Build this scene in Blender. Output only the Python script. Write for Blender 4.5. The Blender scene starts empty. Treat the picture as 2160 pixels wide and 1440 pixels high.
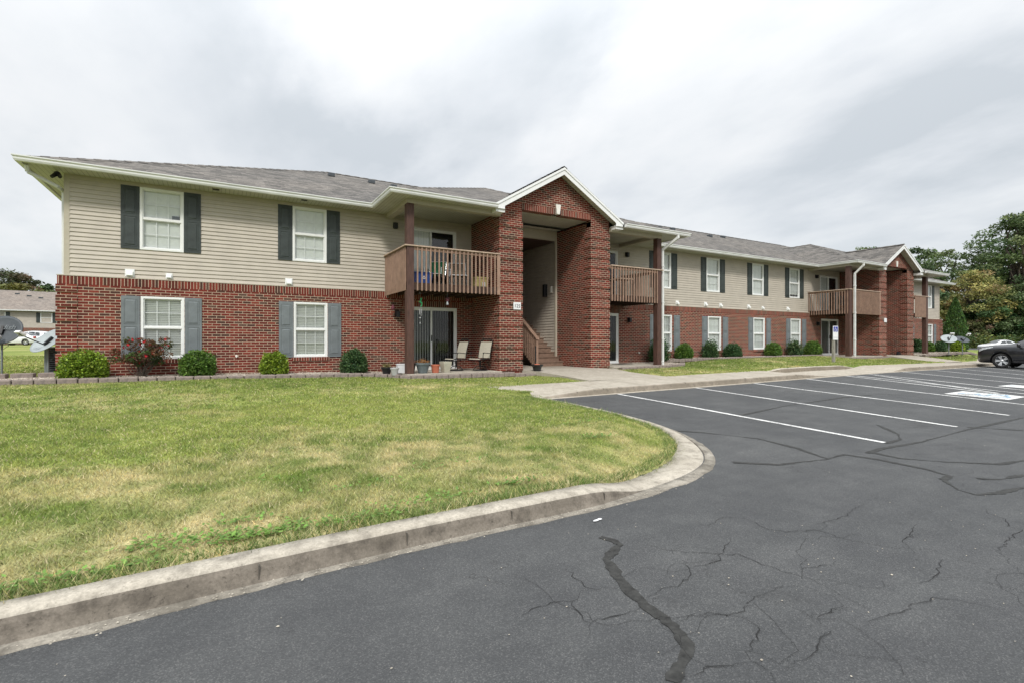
import bpy, bmesh, math, random
import numpy as np
from mathutils import Vector, Matrix
random.seed(7); RNG = np.random.default_rng(11)
sc = bpy.context.scene; COL = sc.collection
PI = math.pi
# ------------------------------------------------------------------ materials
def nt(name):
    m = bpy.data.materials.new(name); m.use_nodes = True
    t = m.node_tree; b = t.nodes['Principled BSDF']
    return m, t, b
def N(t, typ, **kw):
    n = t.nodes.new(typ)
    for k, v in kw.items():
        if k in n.inputs.keys() if isinstance(k, str) else False: n.inputs[k].default_value = v
        else: setattr(n, k, v)
    return n
def math_(t, op, a, b=None, c=None):
    n = t.nodes.new('ShaderNodeMath'); n.operation = op
    for i, v in enumerate((a, b, c)):
        if v is None: continue
        if isinstance(v, (int, float)): n.inputs[i].default_value = v
        else: t.links.new(v, n.inputs[i])
    return n.outputs[0]
def ramp(t, fac, stops, interp='LINEAR'):
    n = t.nodes.new('ShaderNodeValToRGB'); cr = n.color_ramp; cr.interpolation = interp
    while len(cr.elements) < len(stops): cr.elements.new(.5)
    for e, (p, c) in zip(cr.elements, stops): e.position = p; e.color = (*c, 1)
    t.links.new(fac, n.inputs[0]); return n.outputs[0]
def noise(t, vec, scale, detail=3, rough=.55, out='Fac'):
    n = t.nodes.new('ShaderNodeTexNoise'); n.inputs['Scale'].default_value = scale
    n.inputs['Detail'].default_value = detail; n.inputs['Roughness'].default_value = rough
    if vec is not None: t.links.new(vec, n.inputs['Vector'])
    return n.outputs[out]
def mixc(t, fac, a, b, mode='MIX'):
    n = t.nodes.new('ShaderNodeMix'); n.data_type = 'RGBA'; n.blend_type = mode
    for s, v in ((n.inputs[0], fac), (n.inputs[6], a), (n.inputs[7], b)):
        if isinstance(v, (int, float)): s.default_value = v
        elif isinstance(v, tuple): s.default_value = (*v, 1) if len(v) == 3 else v
        else: t.links.new(v, s)
    return n.outputs[2]
def bump(t, h, strength, dist, b):
    n = t.nodes.new('ShaderNodeBump'); n.inputs['Strength'].default_value = strength
    n.inputs['Distance'].default_value = dist; t.links.new(h, n.inputs['Height']); t.links.new(n.outputs[0], b.inputs['Normal'])
def objco(t):
    return t.nodes.new('ShaderNodeTexCoord')
def simple(name, col, rough=.6, metal=0, var=.18, scale=9, spec=.4, bmp=0, stretch=None):
    m, t, b = nt(name); tc = objco(t); vec = tc.outputs['Object']
    if stretch:
        mp = t.nodes.new('ShaderNodeMapping'); mp.inputs['Scale'].default_value = stretch
        t.links.new(vec, mp.inputs[0]); vec = mp.outputs[0]
    f = noise(t, vec, scale, 5, .6)
    c1 = tuple(min(1, c * (1 + var)) for c in col); c0 = tuple(c * (1 - var) for c in col)
    t.links.new(ramp(t, f, [(.3, c0), (.7, c1)]), b.inputs['Base Color'])
    b.inputs['Roughness'].default_value = rough; b.inputs['Metallic'].default_value = metal
    b.inputs['Specular IOR Level'].default_value = spec
    if bmp: bump(t, noise(t, vec, scale * 6, 3), bmp, .01, b)
    return m
def wallcoords(t):
    tc = objco(t); so = t.nodes.new('ShaderNodeSeparateXYZ'); sn = t.nodes.new('ShaderNodeSeparateXYZ')
    t.links.new(tc.outputs['Object'], so.inputs[0]); t.links.new(tc.outputs['Normal'], sn.inputs[0])
    ax = math_(t, 'ABSOLUTE', sn.outputs[0]); ay = math_(t, 'ABSOLUTE', sn.outputs[1])
    sel = math_(t, 'GREATER_THAN', ax, ay)
    u = math_(t, 'ADD', math_(t, 'MULTIPLY', so.outputs[1], sel), math_(t, 'MULTIPLY', so.outputs[0], math_(t, 'SUBTRACT', 1, sel)))
    return tc, u, so.outputs[2]
BC, BL = .0705, .209
def brickmat(name, soldier=False, w=BL, h=BC):
    m, t, b = nt(name); tc, u, v = wallcoords(t)
    cb = t.nodes.new('ShaderNodeCombineXYZ')
    v = math_(t, 'SUBTRACT', v, .585)
    if soldier: t.links.new(v, cb.inputs[0]); t.links.new(u, cb.inputs[1])
    else: t.links.new(u, cb.inputs[0]); t.links.new(v, cb.inputs[1])
    br = t.nodes.new('ShaderNodeTexBrick'); t.links.new(cb.outputs[0], br.inputs['Vector'])
    br.offset = 0 if soldier else .5
    for k, val in (('Scale', 1), ('Mortar Size', .0070), ('Mortar Smooth', .15), ('Bias', 0), ('Brick Width', w if not soldier else 5.0), ('Row Height', h)):
        br.inputs[k].default_value = val
    br.inputs['Color1'].default_value = (0, 0, 0, 1); br.inputs['Color2'].default_value = (1, 1, 1, 1); br.inputs['Mortar'].default_value = (.5, .5, .5, 1)
    cr = ramp(t, br.outputs['Color'], [(0, (.070, .034, .026)), (.10, (.105, .026, .018)), (.38, (.135, .025, .018)), (.6, (.170, .031, .022)), (.82, (.200, .044, .029)), (.95, (.10, .058, .044))], 'CONSTANT')
    n1 = noise(t, tc.outputs['Object'], 35, 4); cr = mixc(t, .35, cr, ramp(t, n1, [(.3, (.5, .5, .5)), (.7, (1.5, 1.4, 1.3))]), 'MULTIPLY')
    n2 = noise(t, tc.outputs['Object'], .9, 5, .65); cr = mixc(t, .75, cr, ramp(t, n2, [(.3, (.66, .66, .68)), (.7, (1.28, 1.2, 1.15))]), 'MULTIPLY'); n9 = noise(t, tc.outputs['Object'], 2.2, 6, .75); cr = mixc(t, ramp(t, n9, [(.62, (0, 0, 0)), (.78, (.35, .35, .35))]), cr, (.34, .27, .22))
    mo = ramp(t, n1, [(.3, (.38, .285, .21)), (.7, (.54, .42, .315))])
    t.links.new(mixc(t, br.outputs['Fac'], cr, mo), b.inputs['Base Color'])
    b.inputs['Roughness'].default_value = .85; b.inputs['Specular IOR Level'].default_value = .25
    bump(t, math_(t, 'ADD', math_(t, 'MULTIPLY', math_(t, 'SUBTRACT', 1, br.outputs['Fac']), 1), math_(t, 'MULTIPLY', n1, .3)), .7, .008, b)
    return m
def shinglemat(name, c0, c1):
    m, t, b = nt(name); tc, u, v = wallcoords(t)
    cb = t.nodes.new('ShaderNodeCombineXYZ'); t.links.new(u, cb.inputs[0]); t.links.new(v, cb.inputs[1])
    br = t.nodes.new('ShaderNodeTexBrick'); t.links.new(cb.outputs[0], br.inputs['Vector'])
    for k, val in (('Scale', 1), ('Mortar Size', .004), ('Mortar Smooth', .3), ('Brick Width', .28), ('Row Height', .062)): br.inputs[k].default_value = val
    br.inputs['Color1'].default_value = (0, 0, 0, 1); br.inputs['Color2'].default_value = (1, 1, 1, 1); br.inputs['Mortar'].default_value = (.1, .1, .1, 1)
    cr = ramp(t, br.outputs['Color'], [(0, c0), (.5, tuple((a + d) / 2 for a, d in zip(c0, c1))), (1, c1)])
    n1 = noise(t, tc.outputs['Object'], 14, 5, .7); cr = mixc(t, .8, cr, ramp(t, n1, [(.3, (.55, .55, .55)), (.7, (1.45, 1.4, 1.35))]), 'MULTIPLY')
    n2 = noise(t, tc.outputs['Object'], .35, 4); cr = mixc(t, .6, cr, ramp(t, n2, [(.3, (.75, .76, .78)), (.7, (1.15, 1.1, 1.05))]), 'MULTIPLY')
    t.links.new(cr, b.inputs['Base Color']); b.inputs['Roughness'].default_value = .92; b.inputs['Specular IOR Level'].default_value = .2
    bump(t, br.outputs['Fac'], -.6, .01, b)
    return m
def glassmat(name, tint=(.75, .8, .8), alpha=.45, rough=.03):
    m, t, b = nt(name); t.nodes.remove(b); o = t.nodes['Material Output']
    tr = t.nodes.new('ShaderNodeBsdfTransparent'); tr.inputs[0].default_value = (*tint, 1)
    gl = t.nodes.new('ShaderNodeBsdfGlossy'); gl.inputs['Roughness'].default_value = rough
    lw = t.nodes.new('ShaderNodeLayerWeight'); lw.inputs['Blend'].default_value = .5
    f = math_(t, 'ADD', math_(t, 'MULTIPLY', math_(t, 'POWER', lw.outputs['Facing'], 3.5), .55), .035 + alpha * .12)
    mx = t.nodes.new('ShaderNodeMixShader'); t.links.new(f, mx.inputs[0]); t.links.new(tr.outputs[0], mx.inputs[1]); t.links.new(gl.outputs[0], mx.inputs[2])
    t.links.new(mx.outputs[0], o.inputs['Surface']); return m
def attrmat(name, rough=.7, spec=.25, nscale=0, trans=0):
    m, t, b = nt(name); a = t.nodes.new('ShaderNodeAttribute'); a.attribute_name = 'Col'
    c = a.outputs['Color']
    if nscale:
        tc = objco(t); n1 = noise(t, tc.outputs['Object'], nscale, 6, .75)
        c = mixc(t, .9, c, ramp(t, n1, [(.3, (.45, .45, .4)), (.7, (1.5, 1.5, 1.5))]), 'MULTIPLY'); bump(t, n1, .5, .02, b)
    t.links.new(c, b.inputs['Base Color']); b.inputs['Roughness'].default_value = rough; b.inputs['Specular IOR Level'].default_value = spec
    if trans:
        o = t.nodes['Material Output']; tl = t.nodes.new('ShaderNodeBsdfTranslucent'); t.links.new(c, tl.inputs[0])
        mx = t.nodes.new('ShaderNodeMixShader'); mx.inputs[0].default_value = trans
        t.links.new(b.outputs[0], mx.inputs[1]); t.links.new(tl.outputs[0], mx.inputs[2]); t.links.new(mx.outputs[0], o.inputs['Surface'])
    return m
MT = {}
MT['brick'] = brickmat('red_brick'); MT['soldier'] = brickmat('soldier_brick', True)
MT['siding'] = simple('vinyl_siding', (.48, .435, .37), .55, var=.08, scale=2.5)
MT['sidingtrim'] = simple('siding_trim', (.44, .40, .32), .55, var=.05)
MT['hallsiding'] = MT['siding']
MT['white'] = simple('white_vinyl', (.78, .79, .78), .4, var=.04, scale=4)
MT['gutter'] = simple('white_gutter', (.66, .67, .65), .4, var=.12, scale=1.4)
MT['soffit'] = None
MT['shingle'] = shinglemat('roof_shingle', (.078, .076, .073), (.19, .18, .168))
MT['shingle2'] = shinglemat('far_shingle', (.17, .15, .135), (.27, .24, .215))
MT['shutter_dark'] = simple('charcoal_shutter', (.040, .050, .048), .5, var=.35, scale=4)
MT['shutter_grey'] = simple('faded_grey_shutter', (.155, .175, .185), .6, var=.2, scale=3)
MT['glass'] = glassmat('window_glass', (.95, .97, .96), .3); MT['darkglass'] = glassmat('door_glass', (.82, .85, .84), .1)
MT['blind'] = simple('blind_slat', (.84, .86, .84), .6, var=.06)
MT['vblind'] = simple('vertical_blind', (.75, .78, .76), .7, var=.08)
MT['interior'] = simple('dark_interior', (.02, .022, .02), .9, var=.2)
MT['rail'] = simple('painted_brown_wood', (.29, .187, .135), .65, var=.2, scale=5, bmp=.1)
MT['railtop'] = simple('weathered_rail_cap', (.45, .34, .26), .7, var=.22, scale=6, bmp=.1)
MT['post'] = simple('dark_stained_post', (.080, .040, .030), .6, var=.35, scale=6, bmp=.15, stretch=(4, 4, .7))
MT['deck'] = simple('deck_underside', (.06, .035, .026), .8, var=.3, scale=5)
MT['step'] = simple('brown_stair_wood', (.22, .145, .105), .7, var=.2, scale=7)
MT['black'] = simple('black_metal', (.012, .012, .013), .45, var=.3)
MT['blackplastic'] = simple('black_plastic', (.018, .018, .02), .4, var=.3)
MT['grey_metal'] = simple('galvanised_grey', (.20, .22, .235), .45, .2, var=.12)
MT['darkgrey'] = simple('dark_grey_dish', (.06, .07, .08), .5, var=.15)
MT['dishgrey'] = simple('pale_grey_dish', (.34, .38, .39), .45, var=.1)
MT['sling'] = simple('beige_sling_fabric', (.46, .43, .35), .8, var=.08, scale=20)
MT['terracotta'] = simple('terracotta', (.42, .13, .075), .75, var=.12)
MT['beigepot'] = simple('beige_pot', (.42, .40, .32), .7, var=.1)
MT['bluepot'] = simple('slate_blue_pot', (.12, .145, .155), .6, var=.2)
MT['greypot'] = simple('light_grey_pot', (.42, .42, .42), .6, var=.1)
MT['bluebin'] = simple('blue_plastic', (.02, .075, .30), .4, var=.08)
MT['yellow'] = simple('pale_yellow_plastic', (.50, .42, .17), .45, var=.1)
MT['greenfab'] = simple('green_webbing', (.01, .16, .075), .7, var=.2)
MT['plaid'] = simple('woven_webbing', (.19, .16, .125), .8, var=.5, scale=60)
MT['cream'] = simple('cream_keystone', (.78, .76, .70), .7, var=.08)
MT['wood_grey'] = simple('weathered_post_wood', (.26, .245, .21), .85, var=.35, scale=8, bmp=.3, stretch=(5, 5, .5))
MT['signblue'] = simple('sign_blue', (.02, .035, .28), .45, var=.05)
MT['signwhite'] = simple('sign_white', (.72, .73, .74), .45, var=.04)
MT['paint'] = None
MT['rubber'] = simple('tyre_rubber', (.012, .012, .012), .8, var=.3)
MT['chrome'] = simple('alloy_silver', (.62, .63, .64), .28, .8, var=.06)
MT['red'] = simple('red_lens', (.35, .01, .01), .3, var=.1)
MT['lens'] = simple('clear_lens', (.50, .53, .55), .1, .1, var=.35, scale=14, spec=.9)
def carpaint(name, col, metal=.3):
    m = simple(name, col, .32, metal, var=.06, scale=2); b = m.node_tree.nodes['Principled BSDF']
    b.inputs['Coat Weight'].default_value = .8; b.inputs['Coat Roughness'].default_value = .06; return m
MT['car_grey'] = carpaint('dark_grey_paint', (.022, .023, .027)); MT['car_white'] = carpaint('white_paint', (.66, .67, .68), 0)
MT['car_red'] = carpaint('red_paint', (.20, .012, .015), .1); MT['car_silver'] = carpaint('silver_paint', (.40, .42, .44), .4)
def soffitmat():
    m, t, b = nt('vented_soffit'); tc = objco(t); so = t.nodes.new('ShaderNodeSeparateXYZ'); t.links.new(tc.outputs['Object'], so.inputs[0])
    w = math_(t, 'FRACT', math_(t, 'MULTIPLY', so.outputs[0], 1 / .1)); g = math_(t, 'LESS_THAN', w, .1)
    n1 = noise(t, tc.outputs['Object'], 3, 4)
    c = mixc(t, g, ramp(t, n1, [(.3, (.44, .43, .36)), (.7, (.52, .51, .43))]), (.22, .21, .17)); t.links.new(c, b.inputs['Base Color'])
    b.inputs['Roughness'].default_value = .55; return m
MT['soffit'] = soffitmat()
def asphaltmat():
    m, t, b = nt('asphalt'); tc = objco(t); v = tc.outputs['Object']
    vo = t.nodes.new('ShaderNodeTexVoronoi'); vo.inputs['Scale'].default_value = 170; t.links.new(v, vo.inputs['Vector'])
    sepc = t.nodes.new('ShaderNodeSeparateColor'); t.links.new(vo.outputs['Color'], sepc.inputs[0])
    base = ramp(t, sepc.outputs[0], [(0, (.042, .0435, .0445)), (.50, (.055, .057, .058)), (.84, (.070, .072, .073)), (.975, (.105, .105, .103))])
    n2 = noise(t, v, .35, 5, .6); base = mixc(t, .8, base, ramp(t, n2, [(.3, (.78, .79, .81)), (.7, (1.28, 1.27, 1.25))]), 'MULTIPLY')
    mp = t.nodes.new('ShaderNodeMapping'); mp.inputs['Scale'].default_value = (.25, 2.2, 1); mp.inputs['Rotation'].default_value = (0, 0, .35); t.links.new(v, mp.inputs[0])
    n3 = noise(t, mp.outputs[0], 2.1, 4, .6); base = mixc(t, .5, base, ramp(t, n3, [(.35, (.86, .86, .87)), (.7, (1.16, 1.16, 1.15))]), 'MULTIPLY')
    n6 = noise(t, v, .8, 7, .7); base = mixc(t, ramp(t, n6, [(.60, (0, 0, 0)), (.72, (.7, .7, .7))]), base, (.028, .028, .028))
    n4 = noise(t, v, 2.6, 3, .5); base = mixc(t, .6, base, ramp(t, n4, [(.42, (.85, .85, .86)), (.72, (1.25, 1.24, 1.22))]), 'MULTIPLY')
    n5 = noise(t, v, 7, 6, .8); base = mixc(t, ramp(t, n5, [(.68, (0, 0, 0)), (.74, (.5, .5, .5))]), base, (.15, .15, .145))
    dn = t.nodes.new('ShaderNodeTexNoise'); dn.inputs['Scale'].default_value = 2.2; dn.inputs['Detail'].default_value = 6; dn.inputs['Roughness'].default_value = .7; t.links.new(v, dn.inputs['Vector'])
    dv = t.nodes.new('ShaderNodeVectorMath'); dv.operation = 'MULTIPLY_ADD'; t.links.new(dn.outputs['Color'], dv.inputs[0]); dv.inputs[1].default_value = (.55, .55, 0); t.links.new(v, dv.inputs[2])
    for sc_, th, m0, m1 in ((1.15, .0035, .50, .58), (2.9, .005, .57, .64)):
        ve = t.nodes.new('ShaderNodeTexVoronoi'); ve.feature = 'DISTANCE_TO_EDGE'; ve.voronoi_dimensions = '2D'; ve.inputs['Scale'].default_value = sc_; t.links.new(dv.outputs[0], ve.inputs['Vector'])
        ln = math_(t, 'MULTIPLY', math_(t, 'LESS_THAN', ve.outputs['Distance'], th), ramp(t, noise(t, v, .7 * sc_, 4, .6), [(m0, (0, 0, 0)), (m1, (.8, .8, .8))]))
        base = mixc(t, ln, base, (.018, .018, .018))
    t.links.new(base, b.inputs['Base Color'])
    b.inputs['Roughness'].default_value = .78; b.inputs['Specular IOR Level'].default_value = .45
    bump(t, math_(t, 'ADD', vo.outputs['Distance'], noise(t, v, 240, 2)), .55, .004, b); return m
MT['asphalt'] = asphaltmat()
def concretemat(name, c0, c1, dark, speck=True):
    m, t, b = nt(name); tc = objco(t); v = tc.outputs['Object']
    n1 = noise(t, v, 1.7, 6, .65); n2 = noise(t, v, 60, 3, .7); n3 = noise(t, v, 8, 5, .7)
    c = ramp(t, n1, [(.3, c0), (.7, c1)]); c = mixc(t, .6, c, ramp(t, n2, [(.3, (.7, .7, .7)), (.7, (1.3, 1.3, 1.3))]), 'MULTIPLY')
    c = mixc(t, ramp(t, n3, [(.46, (0, 0, 0)), (.70, (.85, .85, .85))]), c, dark); n4 = noise(t, v, 26, 4, .75); c = mixc(t, ramp(t, n4, [(.60, (0, 0, 0)), (.66, (.5, .5, .5))]), c, tuple(q * .6 for q in dark)); t.links.new(c, b.inputs['Base Color'])
    b.inputs['Roughness'].default_value = .9; b.inputs['Specular IOR Level'].default_value = .2; bump(t, n2, .5, .006, b); return m
MT['concrete'] = concretemat('pale_concrete', (.34, .305, .25), (.44, .40, .335), (.27, .24, .195))
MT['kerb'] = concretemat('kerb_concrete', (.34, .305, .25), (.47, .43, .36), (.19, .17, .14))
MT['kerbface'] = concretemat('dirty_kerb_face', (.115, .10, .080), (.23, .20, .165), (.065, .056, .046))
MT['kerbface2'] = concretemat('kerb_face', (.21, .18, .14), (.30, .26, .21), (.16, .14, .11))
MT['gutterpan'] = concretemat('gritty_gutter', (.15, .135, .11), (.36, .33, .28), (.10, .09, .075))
MT['paver'] = concretemat('retaining_block', (.20, .165, .145), (.33, .27, .24), (.13, .115, .105))
def stonemat():
    m, t, b = nt('gravel_stone'); tc = objco(t); vo = t.nodes.new('ShaderNodeTexVoronoi'); vo.inputs['Scale'].default_value = 22; t.links.new(tc.outputs['Object'], vo.inputs['Vector'])
    s = t.nodes.new('ShaderNodeSeparateColor'); t.links.new(vo.outputs['Color'], s.inputs[0])
    t.links.new(ramp(t, s.outputs[0], [(0, (.22, .17, .13)), (.5, (.42, .36, .29)), (1, (.58, .53, .46))]), b.inputs['Base Color'])
    b.inputs['Roughness'].default_value = .85; bump(t, vo.outputs['Distance'], .8, .02, b); return m
MT['gravel'] = stonemat()
def paintmat():
    m, t, b = nt('worn_road_paint'); tc = objco(t); n1 = noise(t, tc.outputs['Object'], 30, 6, .75); n2 = noise(t, tc.outputs['Object'], 1.6, 3)
    f = math_(t, 'ADD', n1, math_(t, 'MULTIPLY', n2, .35))
    t.links.new(ramp(t, f, [(.52, (.07, .07, .07)), (.60, (.36, .36, .355)), (.68, (.62, .62, .60)), (.8, (.70, .70, .68))]), b.inputs['Base Color']); b.inputs['Roughness'].default_value = .7; return m
MT['paint'] = paintmat()
MT['sealant'] = simple('crack_sealant', (.030, .030, .028), .7, var=.55, scale=22, spec=.3)
MT['joint'] = simple('joint_dark', (.10, .09, .075), .9, var=.3)  # mid-dark tone of the expansion joint lines themselves
MT['crack'] = simple('crack_dark', (.013, .013, .013), .9, var=.3)
MT['grassattr'] = attrmat('grass_blade', .65, .2, 0, .3)
MT['lawn'] = attrmat('lawn_soil_grass', .95, .1, 28)
MT['leaf'] = attrmat('leaf', .55, .35, 0, .25)
MT['bark'] = simple('bark', (.075, .06, .048), .95, var=.35, scale=4, bmp=.5)
# ------------------------------------------------------------------ mesh helpers
class MB:
    def __init__(s): s.v = []; s.f = []; s.m = []; s.k = 0
    def quad(s, *p):
        n = len(s.v); s.v += [tuple(q) for q in p]; s.f.append(tuple(range(n, n + len(p)))); s.m.append(s.k); return s
    def box(s, x0, x1, y0, y1, z0, z1):
        n = len(s.v)
        s.v += [(x0, y0, z0), (x1, y0, z0), (x1, y1, z0), (x0, y1, z0), (x0, y0, z1), (x1, y0, z1), (x1, y1, z1), (x0, y1, z1)]
        for f in ((0, 3, 2, 1), (4, 5, 6, 7), (0, 1, 5, 4), (1, 2, 6, 5), (2, 3, 7, 6), (3, 0, 4, 7)): s.f.append(tuple(n + i for i in f)); s.m.append(s.k)
        return s
    def tube(s, p0, p1, r0, r1=None, n=8, cap=True):
        r1 = r0 if r1 is None else r1; p0 = Vector(p0); p1 = Vector(p1); d = (p1 - p0).normalized()
        a = d.orthogonal().normalized(); b = d.cross(a); o = len(s.v)
        for p, r in ((p0, r0), (p1, r1)):
            for i in range(n):
                t = 2 * PI * i / n; s.v.append(tuple(p + a * r * math.cos(t) + b * r * math.sin(t)))
        for i in range(n): j = (i + 1) % n; s.f.append((o + i, o + j, o + n + j, o + n + i)); s.m.append(s.k)
        if cap: s.f.append(tuple(o + i for i in range(n))[::-1]); s.m.append(s.k); s.f.append(tuple(o + n + i for i in range(n))); s.m.append(s.k)
        return s
    def path(s, pts, r, n=8):
        for a, b in zip(pts[:-1], pts[1:]): s.tube(a, b, r, r, n)
        return s
    def lathe(s, prof, c=(0, 0, 0), n=20, sx=1, sy=1):
        o = len(s.v)
        for r, z in prof:
            for i in range(n):
                t = 2 * PI * i / n; s.v.append((c[0] + r * sx * math.cos(t), c[1] + r * sy * math.sin(t), c[2] + z))
        for k in range(len(prof) - 1):
            for i in range(n): j = (i + 1) % n; s.f.append((o + k * n + i, o + k * n + j, o + (k + 1) * n + j, o + (k + 1) * n + i)); s.m.append(s.k)
        s.f.append(tuple(o + i for i in range(n))[::-1]); s.m.append(s.k)
        s.f.append(tuple(o + (len(prof) - 1) * n + i for i in range(n))); s.m.append(s.k); return s
    def prism(s, poly, axis, a, b):
        # poly in the two other axes, extruded along axis from a to b
        def P(u, v, w): return (w, u, v) if axis == 0 else ((u, w, v) if axis == 1 else (u, v, w))
        o = len(s.v); n = len(poly)
        s.v += [P(u, v, a) for u, v in poly] + [P(u, v, b) for u, v in poly]
        s.f.append(tuple(o + i for i in range(n))[::-1]); s.m.append(s.k); s.f.append(tuple(o + n + i for i in range(n))); s.m.append(s.k)
        for i in range(n): j = (i + 1) % n; s.f.append((o + i, o + j, o + n + j, o + n + i)); s.m.append(s.k)
        return s
def link(name, me, parent=None):
    o = bpy.data.objects.new(name, me); COL.objects.link(o)
    if parent: o.parent = parent
    return o
def obj(name, mb, mats, parent=None, smooth=False, bevel=0, loc=None, recalc=True):
    me = bpy.data.meshes.new(name); me.from_pydata(mb.v, [], mb.f)
    for m in (mats if isinstance(mats, (list, tuple)) else [mats]): me.materials.append(MT[m] if isinstance(m, str) else m)
    me.polygons.foreach_set('material_index', mb.m)
    if recalc:
        bm = bmesh.new(); bm.from_mesh(me); bmesh.ops.recalc_face_normals(bm, faces=bm.faces); bm.to_mesh(me); bm.free()
    if smooth: me.polygons.foreach_set('use_smooth', [True] * len(me.polygons))
    me.update(); o = link(name, me, parent)
    if loc: o.location = loc
    if bevel:
        b = o.modifiers.new('bevel', 'BEVEL'); b.width = bevel; b.segments = 2; b.limit_method = 'ANGLE'
    return o
def tag(o, label, cat, group=None, kind=None):
    if label: o['label'] = label
    if cat: o['category'] = cat
    if group: o['group'] = group
    if kind: o['kind'] = kind
    return o
def empty(name, loc, label, cat, group=None, rz=0):
    o = bpy.data.objects.new(name, None); COL.objects.link(o); o.location = loc; o.rotation_euler.z = rz; o.empty_display_size = .2
    return tag(o, label, cat, group)
def dup(o, parent=None, loc=None, rz=None):
    c = o.copy(); COL.objects.link(c); c.parent = parent
    if loc is not None: c.location = loc
    if rz is not None: c.rotation_euler.z = rz
    for ch in o.children: dup(ch, c)
    return c
def sweep(mb, path, prof):
    """path [(x,y,...)] ; prof(i, pt) -> list of (right offset, z, matindex)"""
    n = len(path); rings = []
    for i, p in enumerate(path):
        a = path[max(0, i - 1)]; b = path[min(n - 1, i + 1)]
        d0 = Vector((p[0] - a[0], p[1] - a[1])); d1 = Vector((b[0] - p[0], b[1] - p[1]))
        if d0.length < 1e-6: d0 = d1
        if d1.length < 1e-6: d1 = d0
        d0.normalize(); d1.normalize(); n0 = Vector((d0.y, -d0.x)); n1 = Vector((d1.y, -d1.x)); m = (n0 + n1).normalized(); k = 1 / max(.35, m.dot(n0))
        pr = prof(i, p); rings.append(len(mb.v))
        for off, z, mi in pr: mb.v.append((p[0] + m.x * off * k, p[1] + m.y * off * k, z))
    for i in range(n - 1):
        for j in range(len(pr) - 1):
            mb.f.append((rings[i] + j, rings[i + 1] + j, rings[i + 1] + j + 1, rings[i] + j + 1)); mb.m.append(pr[j][2])
    return mb
def rect_holes(mb, p0, p1, z0, z1, holes, depth, nrm):
    """vertical wall p0->p1 (plan), holes (s0,s1,za,zb); nrm outward plan normal; reveals go inward by depth"""
    L = math.hypot(p1[0] - p0[0], p1[1] - p0[1]); d = ((p1[0] - p0[0]) / L, (p1[1] - p0[1]) / L)
    def W(s, z, e=0): return (p0[0] + d[0] * s - nrm[0] * e, p0[1] + d[1] * s - nrm[1] * e, z)
    S = sorted(set([0, L] + [h[0] for h in holes] + [h[1] for h in holes])); Z = sorted(set([z0, z1] + [h[2] for h in holes] + [h[3] for h in holes]))
    for a, b in zip(S[:-1], S[1:]):
        for c, e in zip(Z[:-1], Z[1:]):
            ms, mz = (a + b) / 2, (c + e) / 2
            if any(h[0] < ms < h[1] and h[2] < mz < h[3] for h in holes): continue
            mb.quad(W(a, c), W(b, c), W(b, e), W(a, e))
    for h in holes:
        a, b, c, e = h
        mb.quad(W(a, c), W(a, c, depth), W(a, e, depth), W(a, e)); mb.quad(W(b, c), W(b, e), W(b, e, depth), W(b, c, depth))
        mb.quad(W(a, e), W(a, e, depth), W(b, e, depth), W(b, e)); mb.quad(W(a, c), W(b, c), W(b, c, depth), W(a, c, depth))
def laps(mb, p0, p1, z0, z1, holes, nrm, h=.107):
    L = math.hypot(p1[0] - p0[0], p1[1] - p0[1]); d = ((p1[0] - p0[0]) / L, (p1[1] - p0[1]) / L)
    def W(s, z, e): return (p0[0] + d[0] * s + nrm[0] * e, p0[1] + d[1] * s + nrm[1] * e, z)
    z = z0; holes = [q for q in holes if q[1] > 0 and q[0] < L]
    while z < z1 - 1e-4:
        zt = min(z + h, z1); mz = (z + zt) / 2
        cuts = sorted((a, b) for a, b, c, e in holes if c < mz < e); s = 0; seg = []
        for a, b in cuts:
            if a > s: seg.append((s, a))
            s = max(s, b)
        if s < L: seg.append((s, L))
        for a, b in seg:
            mb.quad(W(a, z, .026), W(b, z, .026), W(b, zt, .002), W(a, zt, .002)); mb.quad(W(a, z, -.002), W(b, z, -.002), W(b, z, .026), W(a, z, .026))
        z = zt
# ------------------------------------------------------------------ numpy noise
_LAT = RNG.random((256, 256))
def vn(x, y, s=1.0, o=0):
    x = np.asarray(x) * s + 37.3 + o * 17.1; y = np.asarray(y) * s + 91.7 + o * 5.3
    xi = np.floor(x).astype(int); yi = np.floor(y).astype(int); fx = x - xi; fy = y - yi
    fx = fx * fx * (3 - 2 * fx); fy = fy * fy * (3 - 2 * fy)
    g = lambda a, b: _LAT[a % 256, b % 256]
    return (g(xi, yi) * (1 - fx) + g(xi + 1, yi) * fx) * (1 - fy) + (g(xi, yi + 1) * (1 - fx) + g(xi + 1, yi + 1) * fx) * fy
def fbm(x, y, s, n=4, o=0):
    r = 0; a = .5; t = 0
    for i in range(n): r = r + a * vn(x, y, s * 2 ** i, o + i); t += a; a *= .55
    return r / t
def inpoly(x, y, poly):
    c = np.zeros(np.shape(x), bool); n = len(poly)
    for i in range(n):
        x0, y0 = poly[i]; x1, y1 = poly[(i + 1) % n]
        if y0 == y1: continue
        c ^= ((y0 > y) != (y1 > y)) & (x < (x1 - x0) * (y - y0) / (y1 - y0) + x0)
    return c
def pdist(x, y, pts):
    """distance to polyline, and index-interpolated parameter"""
    best = np.full(np.shape(x), 1e9); par = np.zeros(np.shape(x))
    for i in range(len(pts) - 1):
        ax, ay = pts[i][:2]; bx, by = pts[i + 1][:2]; dx, dy = bx - ax, by - ay; L = dx * dx + dy * dy
        t = np.clip(((x - ax) * dx + (y - ay) * dy) / L, 0, 1); d = np.hypot(x - ax - t * dx, y - ay - t * dy)
        m = d < best; best = np.where(m, d, best); par = np.where(m, i + t, par)
    return best, par
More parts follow.
